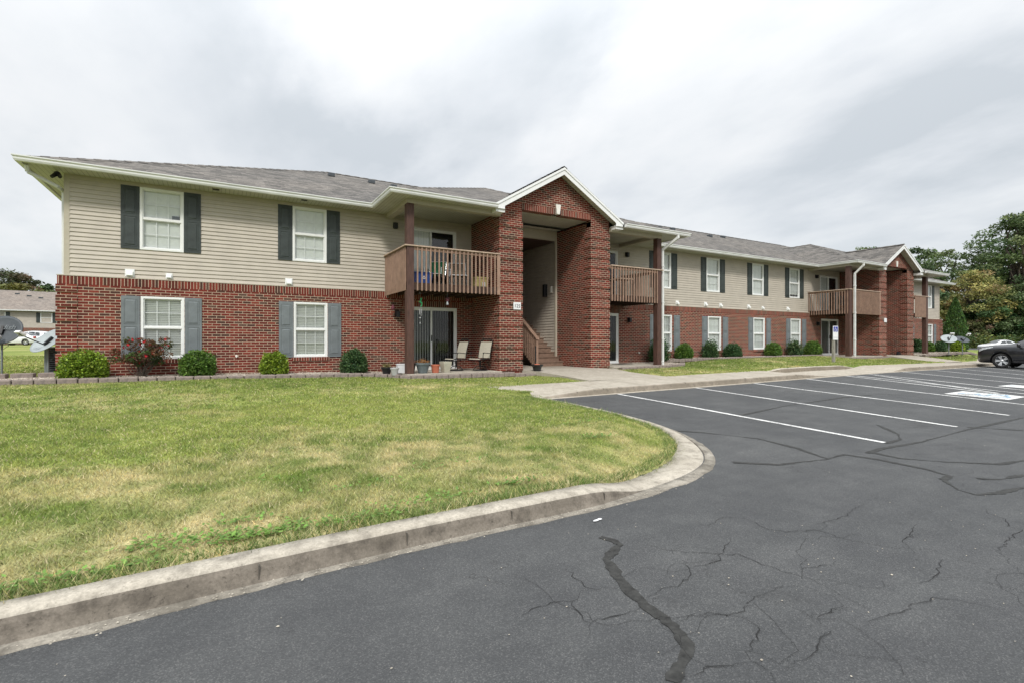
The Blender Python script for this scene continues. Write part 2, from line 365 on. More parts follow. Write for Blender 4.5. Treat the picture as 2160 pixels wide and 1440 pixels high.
def npmesh(name, V, F, mat, parent=None, col=None, smooth=False):
    me = bpy.data.meshes.new(name); V = np.asarray(V, np.float32); F = np.asarray(F, np.int32); k = F.shape[1]
    me.vertices.add(len(V)); me.vertices.foreach_set('co', V.ravel()); me.loops.add(F.size); me.loops.foreach_set('vertex_index', F.ravel())
    me.polygons.add(len(F)); me.polygons.foreach_set('loop_start', np.arange(0, F.size, k, dtype=np.int32)); me.polygons.foreach_set('loop_total', np.full(len(F), k, np.int32))
    if smooth: me.polygons.foreach_set('use_smooth', np.ones(len(F), bool))
    me.update(calc_edges=True)
    if col is not None:
        c = np.ones((len(V), 4), np.float32); c[:, :3] = col; a = me.color_attributes.new('Col', 'FLOAT_COLOR', 'POINT'); a.data.foreach_set('color', c.ravel())
    me.materials.append(MT[mat]); return link(name, me, parent)
SKYLOC = (2.3, 1.1, 0); SKYROT = .6; SKYS = .63; SUNE = 1.5; EXPO = .7
MT['birdgreen'] = simple('bird_green', (.03, .32, .12), .4, var=.2); MT['maroon'] = simple('maroon_plastic', (.16, .05, .07), .4, var=.2)
# ------------------------------------------------------------------ terrain functions
def riseA(x): x = np.asarray(x, float); return .009 * np.clip(x - 5, 0, 15) - .008 * np.clip(x - 20, 0, 16)
def riseB(x): x = np.asarray(x, float); return .009 * np.clip(x - 5, 0, 15) + .003 * np.clip(x - 20, 0, 20)
def hA(x, y): return .2 * np.clip((np.asarray(y, float) - 3.6) / 6, 0, 1) + riseA(x)
def Yk(x): x = np.asarray(x, float); return 9.4 + .066 * np.maximum(0, x - 20) + .45 * np.maximum(0, x - 39)
def Yb(x): return np.interp(x, [5, 20, 23, 29, 33, 39, 45], [10.98, 11.0, 11.2, 11.45, 11.65, 12.1, 15.2])
_ZB = ([-60, -4, 0, 4, 8, 12.5, 17, 19, 27, 29, 36, 38, 42, 46, 60], [.58, .57, .56, .50, .43, .55, .60, .72, .76, .66, .70, .78, .78, .5, .45])
_ZA = ([-60, 0, 5, 9, 20, 33, 40, 60], [.42, .42, .385, .40, .52, .42, .40, .40])
def lawnz(x, y):
    x = np.asarray(x, float); y = np.asarray(y, float)
    za = np.interp(x, *_ZA); zb = np.interp(x, *_ZB)
    z = np.where(y < 11, .145 + (za - .145) * np.clip((y - 3.8) / 7.2, 0, 1), za + (zb - za) * np.clip((y - 11) / 3.4, 0, 1))
    z = z + .010 * np.clip(y - 17, 0, 55)
    return z + .012 * (vn(x, y, .9) - .5)
# asphalt-side edge of the island kerb: x, y, kerb height, gutter width, top width
ISL = [(-40, 2.2, .15, .12, .16), (-14, 2.75, .15, .12, .16), (-5, 3.12, .15, .12, .16), (-2, 3.24, .155, .10, .13), (-.95, 3.29, .155, .09, .13), (-.3, 3.35, .155, .075, .13), (.3, 3.41, .155, .055, .13), (1.1, 3.46, .155, .05, .13), (2.1, 3.48, .155, .055, .14),
       (2.9, 3.49, .155, .06, .15), (3.08, 3.50, .15, .07, .16), (3.4, 3.53, .075, .10, .20), (3.75, 3.58, .02, .13, .26), (4.3, 3.68, .018, .14, .30), (4.75, 3.81, .018, .14, .34), (5.2, 4.03, .02, .13, .36), (5.55, 4.33, .02, .12, .33), (5.85, 4.72, .025, .10, .24),
       (6.1, 5.15, .03, .08, .17), (6.3, 5.65, .035, .05, .12), (6.42, 6.2, .035, .02, .08), (6.5, 7.0, .035, .015, .07), (6.5, 7.8, .035, .015, .07), (6.45, 8.6, .035, .015, .07), (6.38, 9.3, .035, .015, .07), (6.3, 9.7, .035, .015, .07)]
# resample smoothly
def _resample(P, step=.12):
    out = []
    for a, b in zip(P[:-1], P[1:]):
        L = math.hypot(b[0] - a[0], b[1] - a[1]); n = max(1, int(L / (step if a[0] > -3 else 1.5)))
        out += [tuple(u + (v - u) * i / n for u, v in zip(a, b)) for i in range(n)]
    out.append(P[-1])
    for _ in range(2):
        out = [out[0]] + [tuple((p + 2 * q + r) / 4 for p, q, r in zip(out[i - 1], out[i], out[i + 1])) for i in range(1, len(out) - 1)] + [out[-1]]
    return out
ISL = _resample(ISL)
def offs(path, off):
    r = []; n = len(path)
    for i, p in enumerate(path):
        a = path[max(0, i - 1)]; b = path[min(n - 1, i + 1)]; d = Vector((b[0] - a[0], b[1] - a[1])).normalized(); o = off(p) if callable(off) else off
        r.append((p[0] + d.y * o, p[1] - d.x * o))
    return r
MID = offs(ISL, lambda p: -(p[3] + .05 + p[4] * .6))
LAND = MID + [(6.2, 9.6), (6.35, 9.6)] + [(x, float(Yk(x)) + .35) for x in np.arange(7, 46, 1.0)] + [(900, 13.6), (900, 1200), (-1200, 1200), (-1200, 2.0), (-40, 2.45)]
SW_POLY = [(6.45, 9.5), (5.75, 10.7)] + [(x, float(Yb(x)) + (.10 if 16.5 < x < 24.5 else -.08)) for x in np.arange(6, 46, .5)] + [(x, float(Yk(x)) + .1) for x in np.arange(45, 6.5, -1.0)]
WALK = [(10.98, 8.85, 12.0, .435), (12.5, 8.9, 11.85, .50), (13.5, 8.7, 12.0, .57), (13.95, 8.44, 11.27, .60), (30, 8.44, 11.27, .605)]
WALK2 = [(11.62, 32.2, 35.6, .425), (12.6, 32.2, 35.2, .585), (13.6, 32.3, 35.0, .715), (13.95, 32.35, 34.88, .74), (30, 32.35, 34.88, .745)]
def wpoly(W, m=.08): return [(w[1] + m, w[0]) for w in W] + [(w[2] - m, w[0]) for w in W[::-1]]
E1 = [(-7.6, 14.75), (-6, 14.78), (-4.2, 14.75), (-2, 14.72), (0, 14.7), (2, 14.62), (3.5, 14.5), (4.1, 14.1), (4.5, 13.66), (5.2, 13.56), (7.7, 13.5), (8.75, 13.45)]
E2 = [(12.35, 13.5), (14.6, 13.5), (15.7, 13.62), (16.15, 14.0)]
E3 = [(16.25, 15.05), (18, 15.0), (28.15, 15.0)]
E4 = [(28.15, 13.6), (31.7, 13.6), (32.2, 13.6)]
E5 = [(35.9, 13.4), (38, 13.0), (40.5, 13.2), (43, 13.6), (46, 14.2)]
BED1 = E1 + [(8.4, 16), (-4, 16), (-4, 16.2), (-7.6, 16.2)]
BED2 = E2 + [(16.2, 15), (18, 15), (28.2, 15), (28.2, 16.1), (12, 16.1)]
BED3 = [(28.15, 13.6), (32.2, 13.6), (32.2, 16.1), (28.15, 16.1)]
BED4 = E5 + [(46, 16.1), (35.8, 16.1)]
POLYS = [SW_POLY, wpoly(WALK), wpoly(WALK2), BED1, BED2, BED3, BED4]
FOOT = [(-3.3, 16), (45, 16), (45, 31), (-3.3, 31)]
# neighbour block frame
NBO = Vector((-24.5, 99.7)); NBA = math.radians(90 - 83); NBD = Vector((math.cos(NBA), math.sin(NBA))); NBN = Vector((NBD.y, -NBD.x))
def nb(s, e): return (NBO.x + NBD.x * s + NBN.x * e, NBO.y + NBD.y * s + NBN.y * e)
LANE = [nb(-60, 3.5), nb(60, 3.5), nb(60, 20), nb(-60, 20)]
RLANE = [(80, 12.0), (125, 12.0), (125, 120), (80, 120)]
def ground(x, y):
    z = lawnz(x, y)
    d, par = pdist(x, y, MID); i = np.clip(par.astype(int), 0, len(ISL) - 1); kz = np.array([p[2] for p in ISL])[i]
    near = (x < 7.2) & (y < 9.8)
    ex = np.array([p[0] for p in ISL])[i]; ey = np.array([p[1] for p in ISL])[i]
    zt = hA(ex, ey) + kz - .012
    z = np.where(near, np.minimum(z, zt + .16 * np.clip(d - .05, 0, 9) ** 1.2), z)
    z = np.where(near & (d > .12), np.maximum(z, hA(x, y) + .035), z)
    z = np.where(near & (d < .1), zt - .02, z)
    land = inpoly(x, y, LAND); z = np.where(land, z, hA(x, y) - .14)
    for P in POLYS: z = np.where(inpoly(x, y, P), z - (.32 if P is SW_POLY else .13), z)
    z = np.where(inpoly(x, y, RLANE), .2, z); z = np.where(inpoly(x, y, FOOT), .45, z)
    z = np.where(inpoly(x, y, LANE), z - .12, z)
    return z
def gcol(x, y):
    n = fbm(x, y, .55, 4, 1); n2 = fbm(x * .45 + y * .12, y * 1.3, .9, 4, 9); n3 = fbm(x, y, 5, 3, 4); n4 = fbm(x, y, .22, 3, 21)
    k = np.clip((7.0 - y) / 3.2, -.35, 1) * .215 + np.clip((np.abs(x - 1) < 4) * (np.abs(y - 5.9 - .1 * x) < .5), 0, 1) * .06
    k = np.where((x > 7) | (y > 11), -.05, k)
    n5 = fbm(x, y, 2.2, 3, 33); dry = np.clip((.36 * n + .36 * n2 + .28 * n5 + k - .465) / .22, 0, 1) * (.2 + .8 * np.clip(n3 * 2.0 - .45, 0, 1))
    g0 = np.array([.170, .245, .052]); g1 = np.array([.375, .420, .118]); dr = np.array([.72, .60, .34])
    t = np.clip(n4 * 1.3 - .15 + (n3 - .5) * 1.3, 0, 1)[..., None]
    c = g0 * (1 - t) + g1 * t; d = dry[..., None] * .88
    return c * (1 - d) + dr * d
# ground sheet: one tensor grid, fine where the lawns are, coarse to the horizon
gx = np.concatenate([[-900, -500, -300, -200, -140, -100, -80, -60, -45, -35, -28, -22, -18, -15, -12, -10], np.arange(-8.5, -4, .4), np.arange(-4, 7.5, .085), np.arange(7.5, 46.5, .2), [46.9, 48, 50, 53, 57, 62, 70, 79.9, 80.1, 90, 105, 124.9, 125.1, 140, 170, 230, 320, 500, 900]])
gy = np.concatenate([[-900, -400, -150, -60, -25, -8, 0, 1.5], np.arange(2.4, 10.2, .085), np.arange(10.2, 17, .1), [17.5, 18.5, 20, 22, 24, 27, 30.9, 31.1, 34, 38, 42, 47, 52], np.arange(56, 150, 2.5), [170, 200, 260, 350, 500, 900]])
X, Y = np.meshgrid(gx, gy); Z = ground(X, Y)
fade = np.clip((np.hypot(X, Y) - 170) / 300, 0, 1); Z = Z * (1 - fade) + .9 * fade
nx, ny = len(gx), len(gy); idx = np.arange(nx * ny).reshape(ny, nx)
F = np.stack([idx[:-1, :-1], idx[:-1, 1:], idx[1:, 1:], idx[1:, :-1]], -1).reshape(-1, 4)
gc = gcol(X, Y) * .66
tag(npmesh('lawn', np.stack([X, Y, Z], -1).reshape(-1, 3), F, 'lawn', col=gc.reshape(-1, 3), smooth=True), None, None, kind='structure')
# asphalt
def strip(name, xs, ys, zf, mat):
    X, Y = np.meshgrid(xs, ys); Z = zf(X, Y); nx, ny = len(xs), len(ys); idx = np.arange(nx * ny).reshape(ny, nx)
    F = np.stack([idx[:-1, :-1], idx[:-1, 1:], idx[1:, 1:], idx[1:, :-1]], -1).reshape(-1, 4)
    return npmesh(name, np.stack([X, Y, Z], -1).reshape(-1, 3), F, mat, smooth=True)
tag(strip('parking_lot', np.concatenate([np.arange(-60, 60.1, 1.0), [75]]), np.concatenate([[-30, -10, 0, 2, 3, 3.3], np.arange(3.6, 10.8, .6), [12.1, 14, 17]]), lambda x, y: hA(x, y) + .012 * (vn(x, y, .3) - .5), 'asphalt'), None, None, kind='structure')
tag(strip('side_lane', np.arange(80, 125.1, 3.0), np.concatenate([np.arange(12.1, 20, 1.0), [20, 30, 50, 120]]), lambda x, y: np.interp(y, [12, 15, 120], [.28, .33, .40]) + 0 * x, 'asphalt'), None, None, kind='structure')
mb = MB()
P = [nb(-60, 3.5), nb(60, 3.5), nb(60, 20), nb(-60, 20)]
mb.quad(*[(p[0], p[1], float(lawnz(p[0], p[1])) - .02) for p in P]); tag(obj('far_lane', mb, 'asphalt'), None, None, kind='structure')
# kerbs
mb = MB()
def kp(i, p):
    h = float(hA(p[0], p[1])); k, g, w = p[2], p[3], p[4]; f = min(.035, k * .3); j = .0022 * math.sin(p[0] * 9) + .005 * (random.random() - .5) + .003 * math.sin(p[0] * 31 + p[1] * 17)
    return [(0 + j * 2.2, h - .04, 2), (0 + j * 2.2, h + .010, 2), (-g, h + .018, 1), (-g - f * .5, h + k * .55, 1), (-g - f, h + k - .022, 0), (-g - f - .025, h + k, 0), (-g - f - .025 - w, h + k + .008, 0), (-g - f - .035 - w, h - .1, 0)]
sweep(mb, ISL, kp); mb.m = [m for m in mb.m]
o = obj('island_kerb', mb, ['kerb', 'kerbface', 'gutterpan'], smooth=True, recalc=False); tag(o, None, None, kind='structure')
def swk(x): return float(np.interp(x, [6.3, 7.9, 16.4, 18.2, 23.2, 24.6, 60], [.04, .15, .15, .012, .012, .15, .15]))
def swback(x): return .39 + float(riseA(x)) - float(np.interp(x, [16.6, 18, 22.8, 24.2], [0, .13, .13, 0]))
xs = [6.3 + i * .25 for i in range(int((44 - 6.3) / .25))]; mb = MB(); rings = []
for x in xs:
    y = float(Yk(x)); h = float(hA(x, y)); k = swk(x); yb = float(Yb(x)) + .04; xb = x - .62 * max(0, 1 - (x - 6.3) / 1.2)
    zb_ = swback(x); y1 = y + .2; z1 = h + k
    rings.append(len(mb.v)); mb.v += [(x, y, h - .05), (x, y, h + .008), (x, y + .10, h + .014), (x, y + .125, z1 - .02), (x, y + .15, z1), (x + (xb - x) * .2, y1 + .1, z1 + .005)]
    for t in (.33, .66, 1): mb.v.append((x + (xb - x) * (.2 + .8 * t), y1 + .1 + (yb - y1 - .1) * t, (z1 + .005) * (1 - t) + zb_ * t))
    mb.v.append((xb, yb, zb_ - .12))
for a, b in zip(rings[:-1], rings[1:]):
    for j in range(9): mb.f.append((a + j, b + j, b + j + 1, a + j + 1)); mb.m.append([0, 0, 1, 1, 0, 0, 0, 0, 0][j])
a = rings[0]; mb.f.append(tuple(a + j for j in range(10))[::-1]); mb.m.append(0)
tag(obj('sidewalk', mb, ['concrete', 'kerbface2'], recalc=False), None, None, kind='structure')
def walkmesh(name, W):
    mb = MB(); r = []
    for y, xl, xr, z in W: r.append(len(mb.v)); mb.v += [(xl, y, z - .12), (xl, y, z), (xr, y, z), (xr, y, z - .12)]
    for a, b in zip(r[:-1], r[1:]):
        for j in range(3): mb.f.append((a + j, a + j + 1, b + j + 1, b + j)); mb.m.append(0)
    tag(obj(name, mb, 'concrete'), None, None, kind='structure')
walkmesh('entrance_path', WALK); walkmesh('second_entrance_path', WALK2)
mb = MB(); mb.box(4.55, 7.6, 13.72, 16.0, .3, .598); mb.box(12.11, 14.95, 13.72, 16.0, .3, .625); mb.box(28.3, 31.55, 13.72, 16.0, .3, .752); mb.box(35.7, 37.6, 13.72, 16.0, .3, .765)
tag(obj('patio_slab', mb, 'concrete', bevel=.01), None, None, kind='structure')
# ramp kerb behind the accessible ramp
mb = MB()
pts = [(x, float(Yb(x)) + .03) for x in np.arange(17.0, 23.4, .3)]
def rk(i, p):
    t = swback(p[0]) ; top = max(t + .01, .40 + float(riseA(p[0])) + .02 - .1 * max(0, (p[0] - 22.3)) - .1 * max(0, 17.8 - p[0])); return [(.0, t - .05, 1), (0, top - .02, 0), (-.03, top, 0), (-.15, top, 0), (-.15, t - .1, 0)]
sweep(mb, pts, rk); tag(obj('ramp_kerb', mb, ['kerb', 'kerbface2'], recalc=False), None, None, kind='structure')
# markings
def zr(x, y, e): return float(hA(x, y)) + .012 * (float(vn(x, y, .3)) - .5) + e
def ribbon(mb, pts, w, e=.006, jag=0, step=.25):
    P = []
    for a, b in zip(pts[:-1], pts[1:]):
        L = math.hypot(b[0] - a[0], b[1] - a[1]); n = max(1, int(L / step)); P += [(a[0] + (b[0] - a[0]) * i / n, a[1] + (b[1] - a[1]) * i / n) for i in range(n)]
    P.append(pts[-1])
    if jag: P = [P[0]] + [(x + random.gauss(0, jag), y + random.gauss(0, jag)) for x, y in P[1:-1]] + [P[-1]]
    r = []
    for i, p in enumerate(P):
        a = P[max(0, i - 1)]; b = P[min(len(P) - 1, i + 1)]; d = Vector((b[0] - a[0], b[1] - a[1])).normalized()
        ww = (w(i / max(1, len(P) - 1)) if callable(w) else w) / 2; r.append(len(mb.v))
        for s in (-1, 1): q = (p[0] + d.y * ww * s, p[1] - d.x * ww * s); mb.v.append((q[0], q[1], zr(q[0], q[1], e)))
    for a, b in zip(r[:-1], r[1:]): mb.f.append((a, b, b + 1, a + 1)); mb.m.append(mb.k)
LINES = [((8.43, 9.36), (8.40, 3.63)), ((11.26, 9.38), (10.88, 3.62)), ((13.78, 9.36), (13.27, 3.61)), ((16.59, 9.42), (15.4, 3.7)), ((18.96, 9.38), (17.0, 3.6)), ((20.68, 9.44), (18.75, 3.6)), ((23.66, 9.6), (21.1, 3.6)), ((26.7, 9.82), (23.3, 3.8)), ((29.67, 9.98), (25.8, 4.2)), ((32.9, 10.22), (28.6, 4.6)), ((36.2, 10.45), (31.8, 4.9))]
for a, b in LINES:
    mb = MB(); ribbon(mb, [a, b], .10); tag(obj('parking_line', mb, 'paint', recalc=False), None, None, kind='structure')
mb = MB()
ribbon(mb, [(20.3, 9.1), (17.6, 5.0)], .1, .009); ribbon(mb, [(19.3, 9.2), (18.1, 4.6)], .1, .0075)
tag(obj('hatched_aisle_marking', mb, 'paint', recalc=False), None, None, kind='structure')
def stencil(cx, cy, s=.62):
    mb = MB()
    def pt(u, v, e): x = cx + u * s; y = cy + v * s; return (x, y, zr(x, y, e))
    mb.quad(pt(-.95, -1, .007), pt(.95, -1, .007), pt(.95, 1, .007), pt(-.95, 1, .007))
    mb.k = 1
    def stroke(pts, w, e=.011):
        for a, b in zip(pts[:-1], pts[1:]):
            d = Vector((b[0] - a[0], b[1] - a[1])).normalized() * w / 2
            mb.quad(pt(a[0] - d.x + d.y, a[1] - d.y - d.x, e), pt(b[0] + d.x + d.y, b[1] + d.y - d.x, e), pt(b[0] + d.x - d.y, b[1] + d.y + d.x, e), pt(a[0] - d.x - d.y, a[1] - d.y + d.x, e)); e += .0006
    stroke([(.45 * math.cos(t) - .05, .45 * math.sin(t) - .3) for t in np.linspace(2.2, 6.0, 12)], .11)
    stroke([(-.12, .45), (-.05, -.1), (.32, -.1), (.5, -.55), (.65, -.5)], .12, .02)
    stroke([(-.1, .25), (.28, .25)], .1, .019)
    mb.quad(*[pt(-.15 + .13 * math.cos(t), .68 + .13 * math.sin(t), .012) for t in np.linspace(0, 2 * PI, 10, endpoint=False)])
    tag(obj('accessible_symbol', mb, ['paint', MT['paleblue']], recalc=False), None, None, kind='structure')
MT['paleblue'] = simple('worn_pale_blue_paint', (.36, .50, .62), .7, var=.25, scale=14)
stencil(16.72, 5.02); stencil(20.45, 5.05)
CR= [[(3.4, 2.86), (3.42, 2.74), (3.72, 2.81), (3.84, 2.7), (3.78, 2.44), (3.85, 2.36), (4.11, 2.25), (4.11, 2.06), (4.17, 1.9), (4.25, 1.75), (4.43, 1.65), (4.41, 1.52), (4.41, 1.37)], [(4.25, 2.33), (4.43, 2.31), (4.67, 2.3), (4.9, 2.37), (5.25, 2.4)], [(2.74, 2.73), (2.75, 2.6), (2.88, 2.46), (3.06, 2.33), (3.14, 2.26), (3.17, 2.15), (3.15, 2.04), (3.2, 1.9), (3.24, 1.78), (3.21, 1.7), (3.17, 1.59), (3.14, 1.43)], [(3.06, 2.33), (3.21, 2.4), (3.37, 2.49)], [(3.06, 2.33), (2.96, 2.27), (2.83, 2.27), (2.72, 2.29)], [(2.74, 2.4), (2.66, 2.28), (2.58, 2.2), (2.46, 2.16), (2.34, 2.18), (2.15, 2.15)], [(1.42, 2.35), (1.55, 2.38), (1.67, 2.38), (1.75, 2.33), (1.84, 2.38), (1.92, 2.39)], [(1.75, 2.33), (1.7, 2.25), (1.7, 2.18), (1.7, 2.11), (1.62, 2.02)], [(1.7, 2.11), (1.83, 2.1), (1.93, 2.08), (2.05, 2.09)], [(1.97, 2.69), (1.95, 2.55), (1.92, 2.44), (1.97, 2.37), (2.09, 2.32)], [(2.09, 1.88), (2.23, 1.89), (2.33, 1.85), (2.41, 1.78), (2.52, 1.77), (2.61, 1.83), (2.7, 1.83), (2.99, 1.84)], [(2.44, 1.74), (2.43, 1.64), (2.38, 1.58), (2.26, 1.55), (2.19, 1.53), (2.16, 1.47), (2.16, 1.42)], [(3.05, 1.52), (2.88, 1.54), (2.8, 1.52), (2.75, 1.48)], [(2.73, 1.42), (2.63, 1.41), (2.53, 1.38), (2.42, 1.36), (2.3, 1.36)], [(2.99, 1.37), (3.15, 1.36), (3.27, 1.32), (3.42, 1.34), (3.62, 1.31), (3.68, 1.25), (3.75, 1.16), (3.77, 1.08), (3.72, 0.96)], [(4.31, 1.51), (4.09, 1.46), (4.02, 1.42), (3.83, 1.42), (3.72, 1.43), (3.68, 1.49)], [(4.96, 1.91), (4.74, 1.86), (4.46, 1.81), (4.33, 1.71), (4.24, 1.65)], [(4.46, 1.81), (4.73, 1.81)], [(5.94, 1.78), (5.78, 1.7), (5.71, 1.58), (5.53, 1.5), (5.54, 1.44), (5.09, 1.41), (4.83, 1.37), (4.69, 1.27), (4.54, 1.2), (4.49, 1.15)], [(1.84, 1.54), (1.95, 1.54), (2.05, 1.51), (2.12, 1.48)], [(3.31, 1.91), (3.48, 1.87), (3.63, 1.86)]]
SE= [[(2.52, 3.0), (2.56, 2.92), (2.55, 2.81), (2.41, 2.74), (2.3, 2.67), (2.2, 2.46), (2.12, 2.25), (2.08, 2.05), (2.07, 1.91), (2.02, 1.77), (1.97, 1.69), (1.86, 1.63), (1.72, 1.56)], [(5.45, 3.99), (5.85, 3.66), (6.31, 3.58), (6.6, 3.51), (7.1, 3.54), (7.18, 3.19), (7.12, 2.67), (7.0, 2.39)], [(7.0, 2.39), (6.77, 2.37), (6.43, 2.13), (6.37, 1.97), (6.66, 1.88), (7.09, 1.82)], [(6.16, 5.77), (6.56, 5.36), (6.96, 4.66), (6.89, 4.04), (6.68, 3.53)], [(7.45, 3.42), (7.93, 3.46), (8.86, 3.38), (10.72, 3.43), (13.15, 3.38)], [(7.55, 3.46), (7.48, 3.05), (7.72, 2.7), (8.15, 2.3), (8.64, 2.22)], [(7.12, 2.2), (7.28, 2.05), (7.75, 1.99)], [(8.3, 6.03), (10.48, 6.36), (13.04, 6.5), (14.18, 6.4)], [(8.38, 3.6), (8.86, 3.62), (9.27, 3.82), (9.85, 4.37)], [(11.0, 3.52), (11.15, 3.26), (11.37, 2.92)]]
mb = MB(); mb2 = MB()
for l in CR:
    ribbon(mb, l, lambda t: .0015 + .0038 * abs(math.sin(3.1 * t + .3)) ** 2 * random.uniform(.2, 1.5), .005, .010, .035)
    if random.random() < .7:
        k = random.randrange(len(l)); x, y = l[k]; a = random.uniform(0, 6.28); pts = [(x, y)]
        for _ in range(5): a += random.gauss(0, .6); x += .11 * math.cos(a); y += .09 * math.sin(a); pts.append((x, y))
        ribbon(mb, pts, .0015, .005, .008, .05)
r5 = random.Random(5)
for _ in range(70):   # hairline cracks elsewhere over the old asphalt
    x, y = r5.uniform(-1, 16), r5.uniform(-.5, 8.2); a = r5.uniform(0, 6.28); pts = [(x, y)]
    if y > 3.6 and x < 7.6: continue
    if x < 1 and y > 2.2: continue
    for _ in range(r5.randint(4, 11)): a += r5.gauss(0, .55); x += .17 * math.cos(a); y += .14 * math.sin(a); pts.append((x, y))
    if max(p[1] for p in pts) > 9 or any(p[0] < 7 and p[1] > 3.2 for p in pts): continue
    ribbon(mb, pts, .002, .005, .01, .06)
tag(obj('asphalt_crack', mb, 'crack', recalc=False), None, None, kind='structure')
for i, l in enumerate(SE): ribbon(mb2, l, (lambda t: .022 + .055 * math.sin(PI * min(.8, t * .8 + .1)) + .010 * math.sin(t * 40) + random.uniform(-.008, .012)) if i == 0 else (lambda t: .045 + .03 * math.sin(9 * t + 1) + random.uniform(-.012, .012)), .004, .005, .035)
tag(obj('crack_sealant', mb2, 'sealant', recalc=False), None, None, kind='structure')
mb = MB()      # expansion joints across kerb and sidewalk
for x in (7.3, 8.1, 8.6, 11.0, 13.6, 16.2, 20.4, 26, 29, 32):
    y = float(Yk(x)); h = float(hA(x, y)); z = h + swk(x); mb.box(x, x + .006, y + .12, y + .18, h + .02, z + .003)
for x in np.arange(8.0, 40, 1.52):
    y = float(Yk(x)) + .15; yb = float(Yb(x)); z0 = float(hA(x, y)) + swk(x); z1 = swback(x)
    mb.quad((x, y + .0, z0 + .004), (x + .012, y, z0 + .004), (x + .012, y + .2, z0 + .009), (x, y + .2, z0 + .009)); mb.quad((x, y + .2, z0 + .009), (x + .012, y + .2, z0 + .009), (x + .012, yb, z1 + .004), (x, yb, z1 + .004))
for px in (.2, -1.15, 1.16, 2.05, 3.06):
    p = min(ISL, key=lambda q: abs(q[0] - px)); h = float(hA(p[0], p[1])); g = p[3]
    mb.box(px, px + .005, p[1] + g + .006, p[1] + g + .045, h + .03, h + p[2] - .03)
tag(obj('joint_line', mb, 'joint'), None, None, kind='structure')
# litter and bird marks
mb = MB(); mb.lathe([(.001, .0), (.020, .004), (.016, .010), (.001, .012)], (0, 0, 0), 7, 1.5, .6); mb.lathe([(.001, .0), (.02, .004), (.001, .012)], (.05, .015, 0), 7, 1.3, .8)
tag(obj('paper_scrap', mb, 'signwhite', loc=(2.71, 3.28, .008)), 'small crumpled white paper scrap on the asphalt near the kerb', 'litter')
V = []; F = []; rg = np.random.default_rng(17)
for _ in range(230):
    x, y = rg.uniform(-1.5, 14), rg.uniform(.8, 9.2)
    if y > 3.35 + .0 * x and x < 6.6: y = rg.uniform(1, 3.2)
    s = rg.uniform(.002, .0055) * (1.6 if rg.random() < .06 else 1); a = rg.uniform(0, 6.28); z = zr(x, y, .004); k = len(V)
    for i in range(5): t = a + i * 1.2566; V.append((x + s * 1.5 * math.cos(t) * rg.uniform(.5, 1.2), y + s * math.sin(t), z))
    V.append((x, y, z + s * .7)); F += [(k + i, k + (i + 1) % 5, k + 5) for i in range(5)]
for _ in range(700):
    p = ISL[rg.integers(12, len(ISL))]; x, y = offs([(p[0] - .01, p[1]), (p[0], p[1]), (p[0] + .01, p[1])], -p[3] * rg.uniform(-.6, 1.0))[1] if False else (p[0], p[1] + rg.normal() * .02)
    if p[0] > 4.6: continue
    x += rg.uniform(-.06, .06); y += p[3] * rg.uniform(-.5, .9); s = rg.uniform(.002, .006); a = rg.uniform(0, 6.28); z = float(hA(x, y)) + .018; k = len(V)
    for i in range(5): t = a + i * 1.2566; V.append((x + s * 1.5 * math.cos(t), y + s * math.sin(t), z))
    V.append((x, y, z + s)); F += [(k + i, k + (i + 1) % 5, k + 5) for i in range(5)]
tag(npmesh('grit', V, F, 'kerb'), 'small pale grit and leaf crumbs scattered over the asphalt', 'grit', kind='stuff')
# ------------------------------------------------------------------ grass
def grass(name, n, xr, yr, hgt, wid, seed, excl=True):
    r = np.random.default_rng(seed); x = r.uniform(*xr, n); y = r.uniform(*yr, n)
    inn = inpoly(x, y, LAND)
    d, par = pdist(x, y, MID); near = (x < 7.2) & (y < 9.9)
    inn &= ~(near & (d < .055 + .03 * vn(x, y, 7)))
    for P in POLYS: inn &= ~inpoly(x, y, P)
    inn &= ~inpoly(x, y, FOOT)
    x, y = x[inn], y[inn]; n = len(x); z = ground(x, y) - .004
    c = gcol(x, y); edge = near[inn] & (d[inn] < .28)
    hh = hgt * r.uniform(.5, 1.35, n) * (.7 + .7 * vn(x, y, 2.3)) * np.where(edge, 1.35, 1) * np.where(near[inn] & (d[inn] < .14), r.uniform(1, 1.9, n), 1)
    ww = wid * r.uniform(.6, 1.4, n); a = r.uniform(0, 2 * PI, n); b = r.uniform(0, 2 * PI, n); ln = r.uniform(.3, 1.5, n) * hh
    dx, dy = np.cos(a) * ww, np.sin(a) * ww
    V = np.stack([np.stack([x - dx, y - dy, z], -1), np.stack([x + dx, y + dy, z], -1), np.stack([x + np.cos(b) * ln, y + np.sin(b) * ln, z + hh], -1)], 1).reshape(-1, 3)
    j = r.uniform(.5, 1.5, (n, 1)); tint = r.uniform(-.12, .12, (n, 1))
    c = c * j * np.concatenate([1 + tint, 1 + tint * .2, 1 - tint], 1)
    st = r.random(n) < .10; c[st] = np.array([.60, .52, .32]) * j[st]
    gr = edge & (r.random(n) < .6); c[gr] = np.array([.15, .23, .06]) * j[gr]
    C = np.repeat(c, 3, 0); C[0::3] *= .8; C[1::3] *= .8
    F = np.arange(3 * n).reshape(-1, 3)
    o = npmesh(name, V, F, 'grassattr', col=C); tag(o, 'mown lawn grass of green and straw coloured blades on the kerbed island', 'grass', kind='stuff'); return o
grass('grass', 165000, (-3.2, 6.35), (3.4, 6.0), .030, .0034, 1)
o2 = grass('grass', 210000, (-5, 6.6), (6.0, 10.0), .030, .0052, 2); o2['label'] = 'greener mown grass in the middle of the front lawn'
o3 = grass('grass', 110000, (-8, 9.2), (10, 14.9), .032, .008, 3); o3['label'] = 'mown grass near the stone edging before the left wing'
